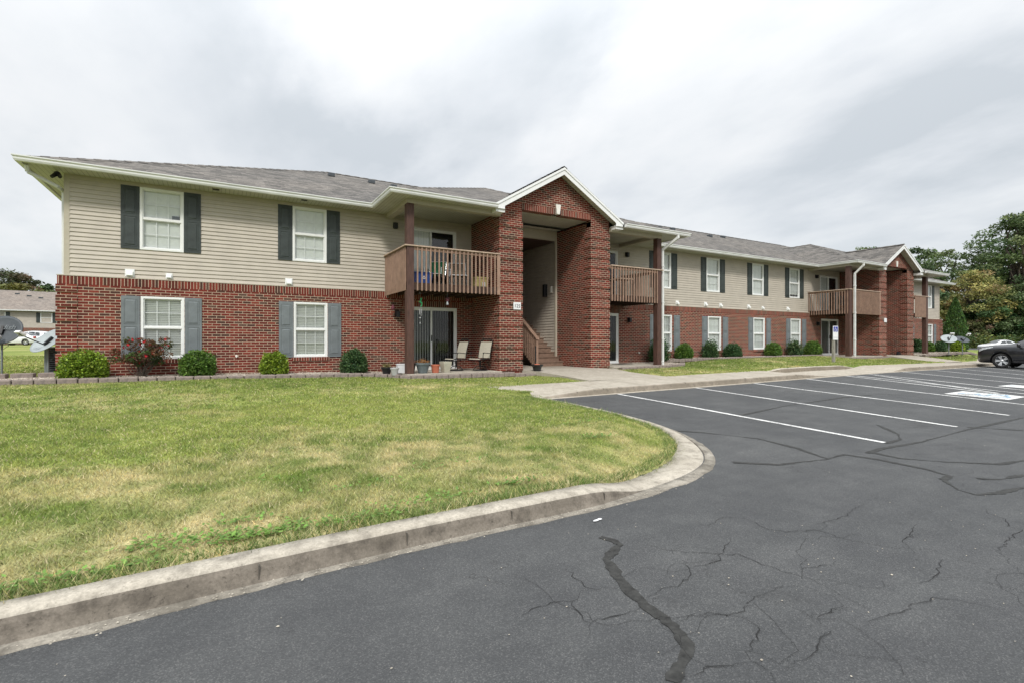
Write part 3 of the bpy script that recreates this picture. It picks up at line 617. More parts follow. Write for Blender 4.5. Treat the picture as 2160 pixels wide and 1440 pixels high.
o4 = grass('grass', 60000, (12, 34), (10.9, 15.1), .035, .013, 4); o4['label'] = 'mown grass strip between the sidewalk and the right wing'
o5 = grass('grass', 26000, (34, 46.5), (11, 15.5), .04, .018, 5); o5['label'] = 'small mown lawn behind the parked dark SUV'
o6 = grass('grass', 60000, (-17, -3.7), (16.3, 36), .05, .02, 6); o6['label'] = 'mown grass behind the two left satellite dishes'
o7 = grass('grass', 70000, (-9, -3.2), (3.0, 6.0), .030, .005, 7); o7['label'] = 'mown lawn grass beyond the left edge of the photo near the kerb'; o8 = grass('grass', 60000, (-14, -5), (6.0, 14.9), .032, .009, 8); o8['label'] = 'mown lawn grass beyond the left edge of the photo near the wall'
# broad leaved weeds along the kerb
def weeds(pts, seed):
    r = np.random.default_rng(seed); V = []; C = []; F = []
    for (cx, cy, rad, n) in pts:
        for _ in range(n):
            x = cx + r.normal() * rad; y = cy + abs(r.normal()) * rad * .45; a = r.uniform(0, 2 * PI); L = r.uniform(.018, .045); w = L * r.uniform(.25, .42); z = float(ground(np.array([x]), np.array([y]))[0]) + r.uniform(.012, .035)
            d = np.array([math.cos(a), math.sin(a), r.uniform(-.1, .7)]); s = np.array([-math.sin(a), math.cos(a), 0]); p = np.array([x, y, z]); k = len(V)
            V += [p, p + d * L * .5 + s * w, p + d * L, p + d * L * .5 - s * w]; F.append([k, k + 1, k + 2, k + 3]); c = np.array([.15, .27, .05]) * r.uniform(.55, 1.4); C += [c] * 4
    o = npmesh('weeds', V, F, 'leaf', col=np.array(C)); tag(o, 'bright broad leaved weeds growing along the kerb edge of the lawn', 'weeds', kind='stuff')
weeds([(-.95, 3.72, .12, 70), (-.31, 4.0, .2, 150), (.04, 3.86, .22, 200), (.35, 3.85, .2, 200), (.1, 4.2, .15, 70), (-.6, 3.72, .15, 100), (2.45, 4.05, .13, 130), (1.5, 3.95, .25, 150), (.85, 3.82, .2, 150), (4.4, 5.3, .2, 120), (5.0, 6.2, .25, 110), (-1.1, 3.66, .1, 60), (1.0, 4.6, .2, 50), (2.1, 4.9, .25, 60), (.4, 5.2, .12, 25)], 3)
# ------------------------------------------------------------------ planting beds: gravel and edging blocks
def bedstrip(mb, E, yb, zf):
    for a, b in zip(E[:-1], E[1:]):
        for (y0, y1) in ((0, .5), (.5, 1)):
            q = [(p[0], p[1] + (yb - p[1]) * t + (.02 if t == 0 else 0)) for p, t in ((a, y0), (b, y0), (b, y1), (a, y1))]
            mb.quad(*[(x, y, zf(x)) for x, y in q])
def zt1(x): return float(np.interp(x, [-8, -4, -2, 0, 3.5, 4.6, 7.7, 8.7], [.69, .69, .675, .655, .615, .575, .565, .50]))
def zt3(x): return float(np.interp(x, [12, 16.1, 16.4, 18, 24, 28.1, 28.3, 32.2, 35.9, 38, 43, 46], [.60, .67, .77, .80, .82, .83, .72, .72, .76, .86, .86, .7]))
mb = MB(); bedstrip(mb, [e for e in E1 if e[0] <= 4.6], 16.0, lambda x: zt1(x) - .025); bedstrip(mb, E2, 16.0, lambda x: zt3(x) - .03); bedstrip(mb, [(16.15, 15.03)] + E3, 16.0, lambda x: zt3(x) - .03); bedstrip(mb, E5, 16.05, lambda x: zt3(x) - .03)
tag(obj('gravel_bed', mb, 'gravel'), None, None, kind='structure')
def pebbles(pts, seed):
    r = np.random.default_rng(seed); V = []; F = []
    base = np.array([(1, 0, 0), (0, 1, 0), (-1, 0, 0), (0, -1, 0), (0, 0, 1), (0, 0, -1)], float)
    for (x0, x1, y0, y1, n, zf) in pts:
        for _ in range(n):
            x = r.uniform(x0, x1); y = r.uniform(y0, y1); s = r.uniform(.012, .03); a = r.uniform(0, 3); k = len(V)
            for q in base: u = q * s * (1, r.uniform(.7, 1.3), .6); V.append((x + u[0] * math.cos(a) - u[1] * math.sin(a), y + u[0] * math.sin(a) + u[1] * math.cos(a), zf(x) - .02 + u[2]))
            for i in range(4): F.append((k + i, k + (i + 1) % 4, k + 4)); F.append((k + (i + 1) % 4, k + i, k + 5))
    o = npmesh('gravel', V, F, 'gravel'); tag(o, 'loose pale gravel stones covering the planting beds along the wall', 'gravel', kind='stuff')
pebbles([(-4.2, 4.3, 14.85, 15.95, 2600, zt1), (-7, -3.2, 14.9, 16.1, 500, zt1), (14.95, 16.2, 14.0, 15.9, 450, zt3), (16.3, 28.2, 15.15, 15.95, 1300, zt3), (12.1, 15, 13.55, 13.75, 160, zt3), (36.5, 44, 13.6, 15.9, 600, zt3)], 8)
r7 = random.Random(9)
def block_mesh(L=.365, D=.2, H=.14):
    mb = MB(); mb.box(-L / 2, L / 2, 0, D, -H, 0); o = obj('edging_block', mb, 'paver', bevel=.028)
    o2 = o.modifiers.new('wobble', 'SUBSURF'); o2.subdivision_type = 'SIMPLE'; o2.levels = 1; o2.render_levels = 1; return o
proto = None
def walkpath(E, step):
    d = 0; out = []; tot = 0
    seg = [(a, b, math.hypot(b[0] - a[0], b[1] - a[1])) for a, b in zip(E[:-1], E[1:])]; T = sum(s[2] for s in seg); t = step / 2
    while t < T:
        u = t
        for a, b, L in seg:
            if u <= L: out.append((a[0] + (b[0] - a[0]) * u / L, a[1] + (b[1] - a[1]) * u / L, math.atan2(b[1] - a[1], b[0] - a[0]))); break
            u -= L
        t += step
    return out
def edging(E, zf, label, group, step=.369):
    global proto
    for x, y, a in walkpath(E, step):
        if proto is None: proto = block_mesh(); o = proto
        else: o = proto.copy(); COL.objects.link(o)
        o.location = (x, y, zf(x) + r7.uniform(-.012, .010)); o.rotation_euler = (r7.uniform(-.03, .03), r7.uniform(-.02, .02), a + r7.uniform(-.04, .04)); o.scale = (r7.uniform(.95, 1.0), r7.uniform(.9, 1.1), 1)
        tag(o, label, 'edging block', group)
edging(E1, zt1, 'rounded grey-pink edging block in the row bordering the left wing bed and patio', 'edging blocks before the left wing')
edging(E2, zt3, 'edging block bordering the gravel patio just right of the first entrance', 'edging blocks before the right balcony patio')
edging(E3, zt3, 'edging block along the shrub bed of the middle wing', 'edging blocks before the middle shrubs')
edging(E4, zt3, 'edging block before the patio left of the second entrance', 'edging blocks before the second patio')
edging(E5, zt3, 'edging block of the raised bed at the far right end', 'edging blocks at the far bed')
for k in range(7):
    mb = MB(); mb.box(-.2, .2, 0, .25, -.17, 0); o = obj('retaining_block', mb, 'paver', bevel=.012, loc=(-6.35 + .47 * k, 15.62 + .03 * k, .775)); tag(o, 'larger squared retaining block in the short row behind the left edging', 'retaining block', 'retaining blocks beside the left corner')
# ------------------------------------------------------------------ apartment building
BLD = empty('apartment_building', (0, 0, 0), 'long two-storey brick and beige vinyl apartment building with two gabled entrances across the lawn', 'building')
YB, YS, ZT = 15.92, 16.0, 3.10
W, H = .95, 1.61
UW = [(-1.335, 3.87), (2.29, 3.87), (17.04, 3.87), (20.36, 3.87), (23.82, 3.87), (27.03, 3.87), (39.9, 3.87), (43.3, 3.87)]
LW = [(-1.315, 1.06), (2.31, 1.06), (17.04, 1.09), (20.40, 1.10), (23.84, 1.12), (27.05, 1.14), (39.9, 1.14), (43.3, 1.14)]
C1, C2 = 9.855, 33.62
T1 = (7.607, 8.433, 11.275, 12.105); T2 = (31.59, 32.37, 34.90, 35.66)
DW, DH = 1.83, 2.05
LD = [(6.115, .60), (13.45, .63), (30.45, .76), (36.75, .77)]          # lower sliding doors (x centre, z)
UD = [(6.115, 3.24), (13.45, 3.24), (30.45, 3.24), (36.75, 3.24)]
def win_parts():
    f = MB(); w = W / 2; fr = .062
    f.box(-w, -w + fr, -.03, .05, 0, H); f.box(w - fr, w, -.03, .05, 0, H); f.box(-w + fr, w - fr, -.03, .05, H - fr, H); f.box(-w + fr, w - fr, -.035, .05, 0, fr * .9)
    m = H * .5; f.box(-w + fr, w - fr, -.018, .045, m - .026, m + .026)
    for z0, z1, y in ((m + .026, H - fr, -.006), (fr * .9, m - .026, .008)):   # sashes
        f.box(-w + fr, -w + fr + .022, y, .045, z0, z1); f.box(w - fr - .022, w - fr, y, .045, z0, z1); f.box(-w + fr + .022, w - fr - .022, y, .045, z1 - .02, z1); f.box(-w + fr + .022, w - fr - .022, y, .045, z0, z0 + .022)
    g = MB(); a = w - fr - .022
    for z0, z1, y in ((m + .048, H - fr - .02, .02), (fr * .9 + .022, m - .026 - .02, .026)): g.quad((-a, y, z0), (a, y, z0), (a, y, z1), (-a, y, z1))
    u = MB()
    for z0, z1, y in ((m + .048, H - fr - .02, .024), (fr * .9 + .022, m - .046, .030)):
        for t in (-1, 1): u.box(t * a / 3 - .008, t * a / 3 + .008, y, y + .006, z0, z1)
        zc = (z0 + z1) / 2; u.box(-a, a, y - .001, y + .005, zc - .008, zc + .008)
    return f, g, u
def blind_mb(open_=0, low=0):
    b = MB(); a = W / 2 - .066; z = .07 + low
    b.k = 1; b.quad((-a, .125, .05), (a, .125, .05), (a, .125, H - .05), (-a, .125, H - .05)); b.k = 0
    n = 0; sp = .046
    while z < H - .07:
        s = sp * (.96 if not open_ else .84); t = .012 if not open_ else .018
        b.quad((-a, .070 + t, z), (a, .070 + t, z), (a, .070 - .004, z + s), (-a, .070 - .004, z + s)); z += sp; n += 1
    b.box(-a, a, .06, .085, .055 + low, .07 + low)
    return b
def shut_mb():
    s = MB(); w, h = .385, H
    s.box(-w / 2, w / 2, -.022, 0, 0, h)
    for z0, z1 in ((.07, h * .52), (h * .52 + .06, h - .07)):
        x0, x1 = -w / 2 + .055, w / 2 - .055
        # routed groove frame and raised bevelled panel
        s.box(x0, x0 + .012, -.030, -.0225, z0, z1); s.box(x1 - .012, x1, -.030, -.0225, z0, z1); s.box(x0 + .012, x1 - .012, -.030, -.0225, z1 - .012, z1); s.box(x0 + .012, x1 - .012, -.030, -.0225, z0, z0 + .012)
        a0, a1, b0, b1 = x0 + .03, x1 - .03, z0 + .03, z1 - .03; c = .02
        o = [(a0, b0), (a1, b0), (a1, b1), (a0, b1)]; i = [(a0 + c, b0 + c), (a1 - c, b0 + c), (a1 - c, b1 - c), (a0 + c, b1 - c)]
        for k in range(4): j = (k + 1) % 4; s.quad((o[k][0], -.0225, o[k][1]), (o[j][0], -.0225, o[j][1]), (i[j][0], -.034, i[j][1]), (i[k][0], -.034, i[k][1]))
        s.quad(*[(p[0], -.034, p[1]) for p in i])
    return s
f, g, u = win_parts(); WINP = obj('window', f, 'white', BLD, bevel=.004)
obj('pane', g, 'glass', WINP, recalc=False); obj('muntin', u, 'white', WINP)
BL1 = obj('blind', blind_mb(), ['blind', 'interior'], WINP, recalc=False)
BL_OPEN = blind_mb(1); BLO = None; SHU = None; SHL = None
first = True
def place_window(x, y, z, up, openb):
    global first, BLO, SHU, SHL
    if first: o = WINP; first = False
    else: o = dup(WINP, BLD)
    o.location = (x, y, z)
    if openb:
        b = [c for c in o.children if c.name.startswith('blind')][0]
        if BLO is None:
            m = BL_OPEN; me = bpy.data.meshes.new('blind'); me.from_pydata(m.v, [], m.f); me.materials.append(MT['blind']); me.materials.append(MT['interior']); me.polygons.foreach_set('material_index', m.m); BLO = me
        b.data = BLO
    return o
def place_shutter(x, y, z, up):
    global SHU, SHL
    if up:
        if SHU is None: SHU = obj('shutter', shut_mb(), 'shutter_dark', BLD, bevel=.003); o = SHU
        else: o = dup(SHU, BLD)
        o['label'] = 'dark charcoal upper-storey shutter'
    else:
        if SHL is None: SHL = obj('shutter', shut_mb(), 'shutter_grey', BLD, bevel=.003); o = SHL
        else: o = dup(SHL, BLD)
        o['label'] = 'faded blue-grey ground-floor shutter'
    o.location = (x, y, z)
wins = []
def raise_blind(o, dz):
    b = [c for c in o.children if c.name.startswith('blind')][0]; b.scale.z = 1 - dz; b.location.z = dz * H * .965
for i, (x, z) in enumerate(UW):
    y = YS; wins.append(place_window(x, y, z, True, i in (5,)))
    if i == 5: raise_blind(wins[-1], .10)
    if i != 2 or True:
        for s in (-1, 1): place_shutter(x + s * (W / 2 + .1965), y - .014, z, True)
for i, (x, z) in enumerate(LW):
    place_window(x, YB + .035, z, False, i in (0, 1, 2))
    gap = .0 if i < 2 else .10
    for s in (-1, 1): place_shutter(x + s * (W / 2 + .20 + (gap if s > 0 else gap * .3)), YB - .002, z - .005, False)
# sheet of paper leaning in one upper window
mb = MB(); mb.box(.21, .40, .040, .050, .80, .955); obj('card', mb, 'darkgrey', WINP)
# brick ground floor with window openings and soldier courses
mb = MB()
def segs(x0, x1, holes):
    rect_holes(mb, (x0, YB), (x1, YB), .35, ZT - .20, [(a - x0, b - x0, c, d) for a, b, c, d in holes], .10, (0, -1))
LH = [(x - W / 2, x + W / 2, z, z + H) for x, z in LW] + [(x - DW / 2, x + DW / 2, z, z + DH) for x, z in LD]
for a, b in ((-3.41, T1[0]), (T1[3], T2[0]), (T2[3], 45.3)): segs(a, b, [h for h in LH if h[0] > a and h[1] < b])
mb.quad((-3.41, 31, .3), (-3.41, YB, .3), (-3.41, YB, ZT - .2), (-3.41, 31, ZT - .2)); mb.quad((45.3, YB, .3), (45.3, 31, .3), (45.3, 31, ZT - .2), (45.3, YB, ZT - .2)); mb.quad((-3.41, 31, .3), (45.3, 31, .3), (45.3, 31, ZT - .2), (-3.41, 31, ZT - .2))
obj('brick_wall', mb, 'brick', BLD, recalc=False)
mb = MB()
for a, b in ((-3.41, T1[0]), (T1[3], T2[0]), (T2[3], 45.3)): mb.box(a, b, YB - .004, YB + .09, ZT - .20, ZT)
mb.box(-3.414, -3.33, YB + .09, 31, ZT - .2, ZT); mb.box(45.22, 45.304, YB + .09, 31, ZT - .2, ZT)
obj('soldier_course', mb, 'soldier', BLD)
mb = MB()
for x, z in LW: mb = MB(); mb.box(x - W / 2 - .05, x + W / 2 + .05, YB - .03, YB + .03, z - .105, z - .002); obj('brick_sill', mb, 'soldier', BLD)
for x, z in LD: mb = MB(); mb.box(x - DW / 2 - .1, x + DW / 2 + .1, YB - .006, YB + .02, z + DH, z + DH + .2); obj('brick_lintel', mb, 'soldier', BLD)
pass
mb = MB()
for a, b in ((-3.42, T1[0]), (T1[3], T2[0]), (T2[3], 45.31)): mb.box(a, b, YB - .012, YS - .018, ZT + .001, ZT + .022)
mb.box(-3.42, -3.29, YS - .018, 31, ZT + .001, ZT + .022)
obj('ledge_flashing', mb, 'sidingtrim', BLD)
# corner quoins : four proud courses, one recessed
def quoin(name, x0, x1, y0, y1, z0, z1, p=.026, parent=BLD, skip=None, start=.585):
    mb = MB(); z = start
    while z < z1:
        a = max(z, z0); b = min(z + 4 * BC, z1)
        if b > a: mb.box(x0 - p, x1 + p, y0 - p, y1 + p, a, b)
        z += 5 * BC
    return obj(name, mb, 'brick', parent, bevel=.003)
quoin('brick_quoin', -3.41, -3.06, YB, YB + .3, .35, ZT - .21); quoin('brick_quoin', 44.95, 45.3, YB, YB + .3, .35, ZT - .21)
# siding upper floor
mb = MB(); UH = [(x - W / 2 + .01, x + W / 2 - .01, z + .01, z + H - .01) for x, z in UW] + [(x - DW / 2 + .01, x + DW / 2 - .01, z - .05, z + DH - .01) for x, z in UD]
for a, b in ((-3.19, T1[0]), (T1[3], T2[0]), (T2[3], 44.93)): laps(mb, (a, YS), (b, YS), ZT + .022, 5.60, [(p - a, q - a, c, d) for p, q, c, d in UH], (0, -1))
laps(mb, (-3.28, 31), (-3.28, 16.1), ZT + .022, 5.6, [], (-1, 0)); laps(mb, (45.02, 16.1), (45.02, 31), ZT + .022, 5.6, [], (1, 0)); laps(mb, (45.02, 31), (-3.28, 31), ZT - .2, 5.6, [], (0, 1))
obj('siding', mb, 'siding', BLD, recalc=False)
mb = MB()
mb.box(-3.30, -3.19, YS - .022, YS + .1, ZT + .022, 5.6); mb.box(44.93, 45.04, YS - .022, YS + .1, ZT + .022, 5.6)
obj('corner_trim', mb, 'sidingtrim', BLD)
# dark rooms behind doors
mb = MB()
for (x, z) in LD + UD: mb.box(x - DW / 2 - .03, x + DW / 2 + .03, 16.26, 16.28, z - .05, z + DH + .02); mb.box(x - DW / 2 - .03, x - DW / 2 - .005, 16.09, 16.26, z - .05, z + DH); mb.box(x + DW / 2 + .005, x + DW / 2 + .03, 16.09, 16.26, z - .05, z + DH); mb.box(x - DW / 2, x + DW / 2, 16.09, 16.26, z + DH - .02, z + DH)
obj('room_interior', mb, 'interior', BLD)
# sliding doors
def door(x, y, z, vert, openpos):
    f = MB(); w = DW / 2
    f.box(-w, -w + .055, -.02, .08, 0, DH); f.box(w - .055, w, -.02, .08, 0, DH); f.box(-w + .055, w - .055, -.02, .08, DH - .055, DH); f.box(-w, w, -.04, .08, -.03, .03)
    for a, b, yy in ((-w + .055, .03, .035), (-.03, w - .055, -.005)):
        f.box(a, a + .055, yy, yy + .035, .03, DH - .055); f.box(b - .055, b, yy, yy + .035, .03, DH - .055); f.box(a + .055, b - .055, yy, yy + .035, DH - .11, DH - .055); f.box(a + .055, b - .055, yy, yy + .035, .03, .10)
    d = obj('sliding_door', f, 'white', BLD, bevel=.003, loc=(x, y, z))
    g = MB(); g.quad((-w + .1, .05, .1), (-.02, .05, .1), (-.02, .05, DH - .1), (-w + .1, .05, DH - .1)); g.quad((.02, .012, .1), (w - .1, .012, .1), (w - .1, .012, DH - .1), (.02, .012, DH - .1))
    obj('pane', g, 'darkglass' if vert != 2 else 'glass', d, recalc=False)
    b = MB(); n = 19
    for k in range(n):
        xx = -w + .1 + (DW - .2) * k / (n - 1); a = .2
        if vert == 2 and xx > 0: continue
        dx, dy = (.024, .03) if xx < 0 else (.012, .02)
        if vert == 2: dx, dy = .046, .006
        b.quad((xx - dx, .10 - dy, .05), (xx + dx, .10 + dy, .05), (xx + dx, .10 + dy, DH - .08), (xx - dx, .10 - dy, DH - .08))
    obj('blind', b, 'vblind' if vert == 1 else 'blind', d, recalc=False)
    h = MB(); h.box(-.018, .004, -.045, -.006, .92, 1.12); obj('handle', h, 'black', d)
    return d
door(LD[0][0], YB + .03, LD[0][1], 1, 0); door(LD[1][0], YB + .03, LD[1][1], 1, 0); door(LD[2][0], YB + .03, LD[2][1], 1, 0); door(LD[3][0], YB + .03, LD[3][1], 1, 0)
for i, (x, z) in enumerate(UD): door(x, YS - .002, z, 2 if i in (0, 2) else 1, 0)
# entrance towers, gables, halls
def textmesh(cu):
    o = bpy.data.objects.new(cu.name, cu); COL.objects.link(o); bpy.context.view_layer.update(); me = bpy.data.meshes.new_from_object(o.evaluated_get(bpy.context.evaluated_depsgraph_get())); n = cu.name; bpy.data.objects.remove(o)
    return link(n, me)
def entrance(T, c, gh, gs, gz, dz, number):
    x0, x1, x2, x3 = T; YF = 13.93
    for a, b, nm in ((x0, x1, 0), (x2, x3, 1)):
        mb = MB(); mb.box(a, b, YF, YS + .12, .35 + dz, 5.72); obj('brick_tower', mb, 'brick', BLD)
        quoin('brick_quoin', a, b, YF, YF + .32, .42 + dz, 5.36, .026)
    # gable wall with soldier lintel and keystone
    zl = 5.775; top = gz - .12; sl = gs; mb = MB()
    def zu(x): return top - sl * abs(x - c)
    mb.prism([(x0, 5.55), (x1 + .0, 5.55), (x1, zl + .2), (x2, zl + .2), (x2, 5.55), (x3, 5.55), (x3, zu(x3)), (c, top), (x0, zu(x0))], 1, YF - .006, YF + .25)
    obj('gable_wall', mb, 'brick', BLD)
    mb = MB(); mb.box(x1 - .003, c - .10, YF - .02, YF + .24, zl, zl + .203); mb.box(c - .09 + .19, x2 + .003, YF - .02, YF + .24, zl, zl + .203); obj('lintel_course', mb, 'soldier', BLD)
    mb = MB(); mb.prism([(c - .055, zl + .02), (c + .055, zl + .02), (c + .10, zl + .345), (c - .10, zl + .345)], 1, YF - .05, YF + .1); obj('keystone', mb, 'cream', BLD, bevel=.008)
    # rake fascia and gable roof
    yf = 13.57; ez = gz - sl * gh
    f = MB()
    for s in (-1, 1):
        P = [(c, gz - .03), (c + s * gh, ez - .03), (c + s * gh, ez - .25), (c + s * (gh - .32), ez - .25), (c + s * (gh - .32), ez - .235 + .32 * gs), (c, gz - .235)]
        f.prism(P, 1, yf - .02, yf + .005)
        f.prism([(c, gz + .0), (c + s * (gh + .01), ez + .0), (c + s * (gh + .01), ez - .075), (c, gz - .075)], 1, yf - .045, yf - .022)
        # eave return box
        f.box(min(c + s * (gh - .004), c + s * (gh - .316)), max(c + s * (gh - .004), c + s * (gh - .316)), yf + .006, 13.90, ez - .246, ez - .12)
    obj('rake_fascia', f, 'white', BLD, bevel=.003)
    f = MB()
    for s in (-1, 1): f.quad((c, yf + .005, gz - .10), (c + s * (gh - .01), yf + .005, ez - .10), (c + s * (gh - .01), YF, ez - .10), (c, YF, gz - .10))
    obj('gable_soffit', f, 'soffit', BLD, recalc=False)
    # porch ceiling, header beam and hall
    mb = MB(); mb.box(x1, x2, YF + .24, YS, zl - .005, zl + .03); obj('porch_ceiling', mb, 'soffit', BLD)
    mb = MB(); mb.box(x1 + .001, x2 - .001, YS, YS + .12, 5.40, zl + .02); mb.box(x2 - .075, x2 + .0, YS - .02, YS + .05, .6 + dz, 5.40); obj('header_beam', mb, 'sidingtrim', BLD)
    mb = MB(); laps(mb, (x2, 27), (x2, YS + .05), .6 + dz, 5.4, [], (-1, 0)); laps(mb, (x1, YS), (x1, 27), .6 + dz, 5.4, [], (1, 0)); laps(mb, (x1, 27), (x2, 27), .6 + dz, 5.4, [], (0, -1)); obj('hall_siding', mb, 'siding', BLD, recalc=False)
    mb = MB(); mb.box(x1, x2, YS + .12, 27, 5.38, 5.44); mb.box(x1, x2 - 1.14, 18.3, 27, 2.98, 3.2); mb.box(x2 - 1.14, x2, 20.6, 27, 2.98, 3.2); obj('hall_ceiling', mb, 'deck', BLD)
    # staircase on the right side of the hall
    zf = .60 + dz; rise, run, n = .178, .262, 15; sx0, sx1 = x2 - 1.12, x2 - .005; y0 = 15.6; mb = MB()
    for k in range(n):
        y = y0 + k * run; z = zf + k * rise
        mb.box(sx0, sx1, y, y + .02, z, z + rise - .035); mb.box(sx0 - .02, sx1, y - .028, y + run + .02, z + rise - .035, z + rise)
    mb.prism([(y0 + .05, zf), (y0 + n * run, zf + n * rise - .05), (y0 + n * run, zf + n * rise - .35), (y0 + .35, zf)], 0, sx0 + .0, sx0 + .04)
    st = obj('staircase', mb, 'step', BLD, bevel=.004)
    hr = MB(); yn = y0 + .02
    hr.box(sx0 - .10, sx0 - .01, yn - .045, yn + .045, zf, zf + 1.0)
    hr.prism([(yn - .09, zf + .985), (yn - .06, zf + 1.04), (y0 + 8 * run, zf + 1.04 + (8 * run + .04) * rise / run), (y0 + 8 * run, zf + .985 + (8 * run + .04) * rise / run)], 0, sx0 - .125, sx0 + .015)
    for k in range(15): y = yn + .13 + .13 * k; t = (y - y0) * rise / run; hr.box(sx0 - .075, sx0 - .035, y, y + .035, max(zf + .05, zf + t - .14), zf + .98 + t)
    obj('handrail', hr, 'rail', st, bevel=.003)
    # bracket lamp and notice box on the hall wall
    mb = MB(); mb.box(x2 - .16, x2 - .018, 16.62, 16.78, 3.28 + dz, 3.78 + dz); obj('wall_lamp', mb, 'black', BLD, bevel=.02)
    mb = MB(); mb.box(x2 - .06, x2 - .018, 16.28, 16.40, 3.42 + dz, 3.68 + dz); obj('notice_box', mb, 'cream', BLD, bevel=.005)
    # number plate
    px = x0 + .62; mb = MB(); mb.box(px - .135, px + .135, YF - .062, YF - .030, 2.53 + dz * .4, 2.76 + dz * .4); pl = obj('number_plate', mb, 'signwhite', BLD, bevel=.004)
    if number:
        cu = bpy.data.curves.new('number', 'FONT'); cu.body = number; cu.size = .15; cu.extrude = .002; cu.align_x = 'CENTER'; cu.materials.append(MT['black']); o = textmesh(cu); o.parent = pl; o.location = (px, YF - .065, 2.592); o.rotation_euler = (PI / 2, 0, 0)
    # gable roof planes reaching back into the bay roof
    r = MB(); m = .414; yv = 13.5 + (gz - 5.66) / m; t = (gz - 5.66) / sl
    for s in (-1, 1): r.quad((c, yf - .04, gz + .012), (c + s * (gh + .02), yf - .04, ez), (c + s * (gh + .02), 13.95, ez), (c + s * t, 13.56, 5.67), (c, yv + .3, gz + .012))
    for s in (-1, 1): r.quad((c, yf - .04, gz + .012), (c + s * (gh + .02), yf - .04, ez), (c + s * (gh + .02), yf - .04, ez - .02), (c, yf - .04, gz - .01))
    obj('gable_roof', r, 'shingle', BLD, recalc=False)
entrance(T1, C1, 2.58, .593, 7.27, 0, '125'); entrance(T2, C2, 2.36, .57, 7.02, .15, None)
# main roof and bay roofs
EZ, M = 5.68, .414; X0, X1, Y0, Y1 = -3.92, 45.55, 15.38, 31.3; YR = (Y0 + Y1) / 2; ZR = EZ + M * (YR - Y0); D_ = YR - Y0
BAY = [(C1 - 5.80, C1 + 5.78, C1), (C2 - 5.35, C2 + 5.35, C2)]
r = MB()
r.quad((X0, Y0, EZ), (X1, Y0, EZ), (X1 - D_, YR, ZR), (X0 + D_, YR, ZR)); r.quad((X1, Y1, EZ), (X0, Y1, EZ), (X0 + D_, YR, ZR), (X1 - D_, YR, ZR))
r.quad((X0, Y1, EZ), (X0, Y0, EZ), (X0 + D_, YR, ZR)); r.quad((X1, Y0, EZ), (X1, Y1, EZ), (X1 - D_, YR, ZR))
for (a, b, c), t in zip(BAY, (2.68, 2.35)):
    yb = 13.48; hb = (b - a) / 2; za = EZ + M * hb; ya = yb + hb; yr = Y0 + (za - EZ) / M; e = .006; cc = (a + b) / 2; zg = EZ + t * (.593 if t > 2.4 else .57)
    r.quad((a, yb, EZ + e), (c - t, yb, EZ + e), (c, yb + (zg - EZ) / M, zg), (cc, ya, za + e)); r.quad((c + t, yb, EZ + e), (b, yb, EZ + e), (cc, ya, za + e), (c, yb + (zg - EZ) / M, zg))
    r.quad((a, Y0 + .05, EZ + e), (a, yb, EZ + e), (cc, ya, za + e), (cc, yr + .1, za + e)); r.quad((b, yb, EZ + e), (b, Y0 + .05, EZ + e), (cc, yr + .1, za + e), (cc, ya, za + e))
ROOF = obj('roof', r, 'shingle', BLD, recalc=False)
capm = MB()   # ridge and hip cap shingles
def cap(p, q, w=.13, h=.018):
    p, q = Vector(p), Vector(q); n = max(1, int((q - p).length / .2)); d = (q - p).normalized(); s = d.cross(Vector((0, 0, 1))).normalized()
    for k in range(n):
        a = p + (q - p) * (k / n); b = p + (q - p) * ((k + 1) / n); l = .012 if k % 2 else .02
        capm.quad(a - s * w + Vector((0, 0, l - w * .36)), a + Vector((0, 0, l + h)), b + Vector((0, 0, l + h)), b - s * w + Vector((0, 0, l - w * .36)))
        capm.quad(a + Vector((0, 0, l + h)), a + s * w + Vector((0, 0, l - w * .36)), b + s * w + Vector((0, 0, l - w * .36)), b + Vector((0, 0, l + h)))
cap((X0 + D_, YR, ZR), (X1 - D_, YR, ZR)); cap((X0, Y0, EZ), (X0 + D_, YR, ZR)); cap((X1, Y0, EZ), (X1 - D_, YR, ZR))
for a, b, c in BAY: hb = (b - a) / 2; cap((a, 13.48, EZ), ((a + b) / 2, 13.48 + hb, EZ + M * hb)); cap((b, 13.48, EZ), ((a + b) / 2, 13.48 + hb, EZ + M * hb)); cap(((a + b) / 2, 13.48 + hb, EZ + M * hb), ((a + b) / 2, YR - .5, EZ + M * hb))
cap((C1, 13.55, 7.285), (C1, 17.3, 7.285)); cap((C2, 13.55, 7.035), (C2, 17.0, 7.035))
obj('ridge_cap', capm, 'shingle', ROOF, recalc=False)
# roof vents
v0 = None
for i, (x, s) in enumerate([(4.0, 1.3), (5.6, 1.6), (6.4, 2.1), (17.0, 1.2), (19.2, 2.6), (20.2, 1.2), (22.6, 1.8), (24.4, 1.2), (27.0, 1.9), (29.2, 1.2), (38, 1.4)]):
    if v0 is None:
        mb = MB(); mb.box(-.13, .13, -.13, .13, -.06, .10); v0 = obj('roof_vent', mb, 'darkgrey', BLD, bevel=.02); o = v0
    else: o = dup(v0, BLD)
    o.location = (x, YR - s, ZR - M * s + .02)
mb = MB(); mb.tube((0, 0, -.1), (0, 0, .42), .045, .045, 10); pv = obj('vent_pipe', mb, 'white', BLD, loc=(15.9, YR - 3.4, ZR - M * 3.4))
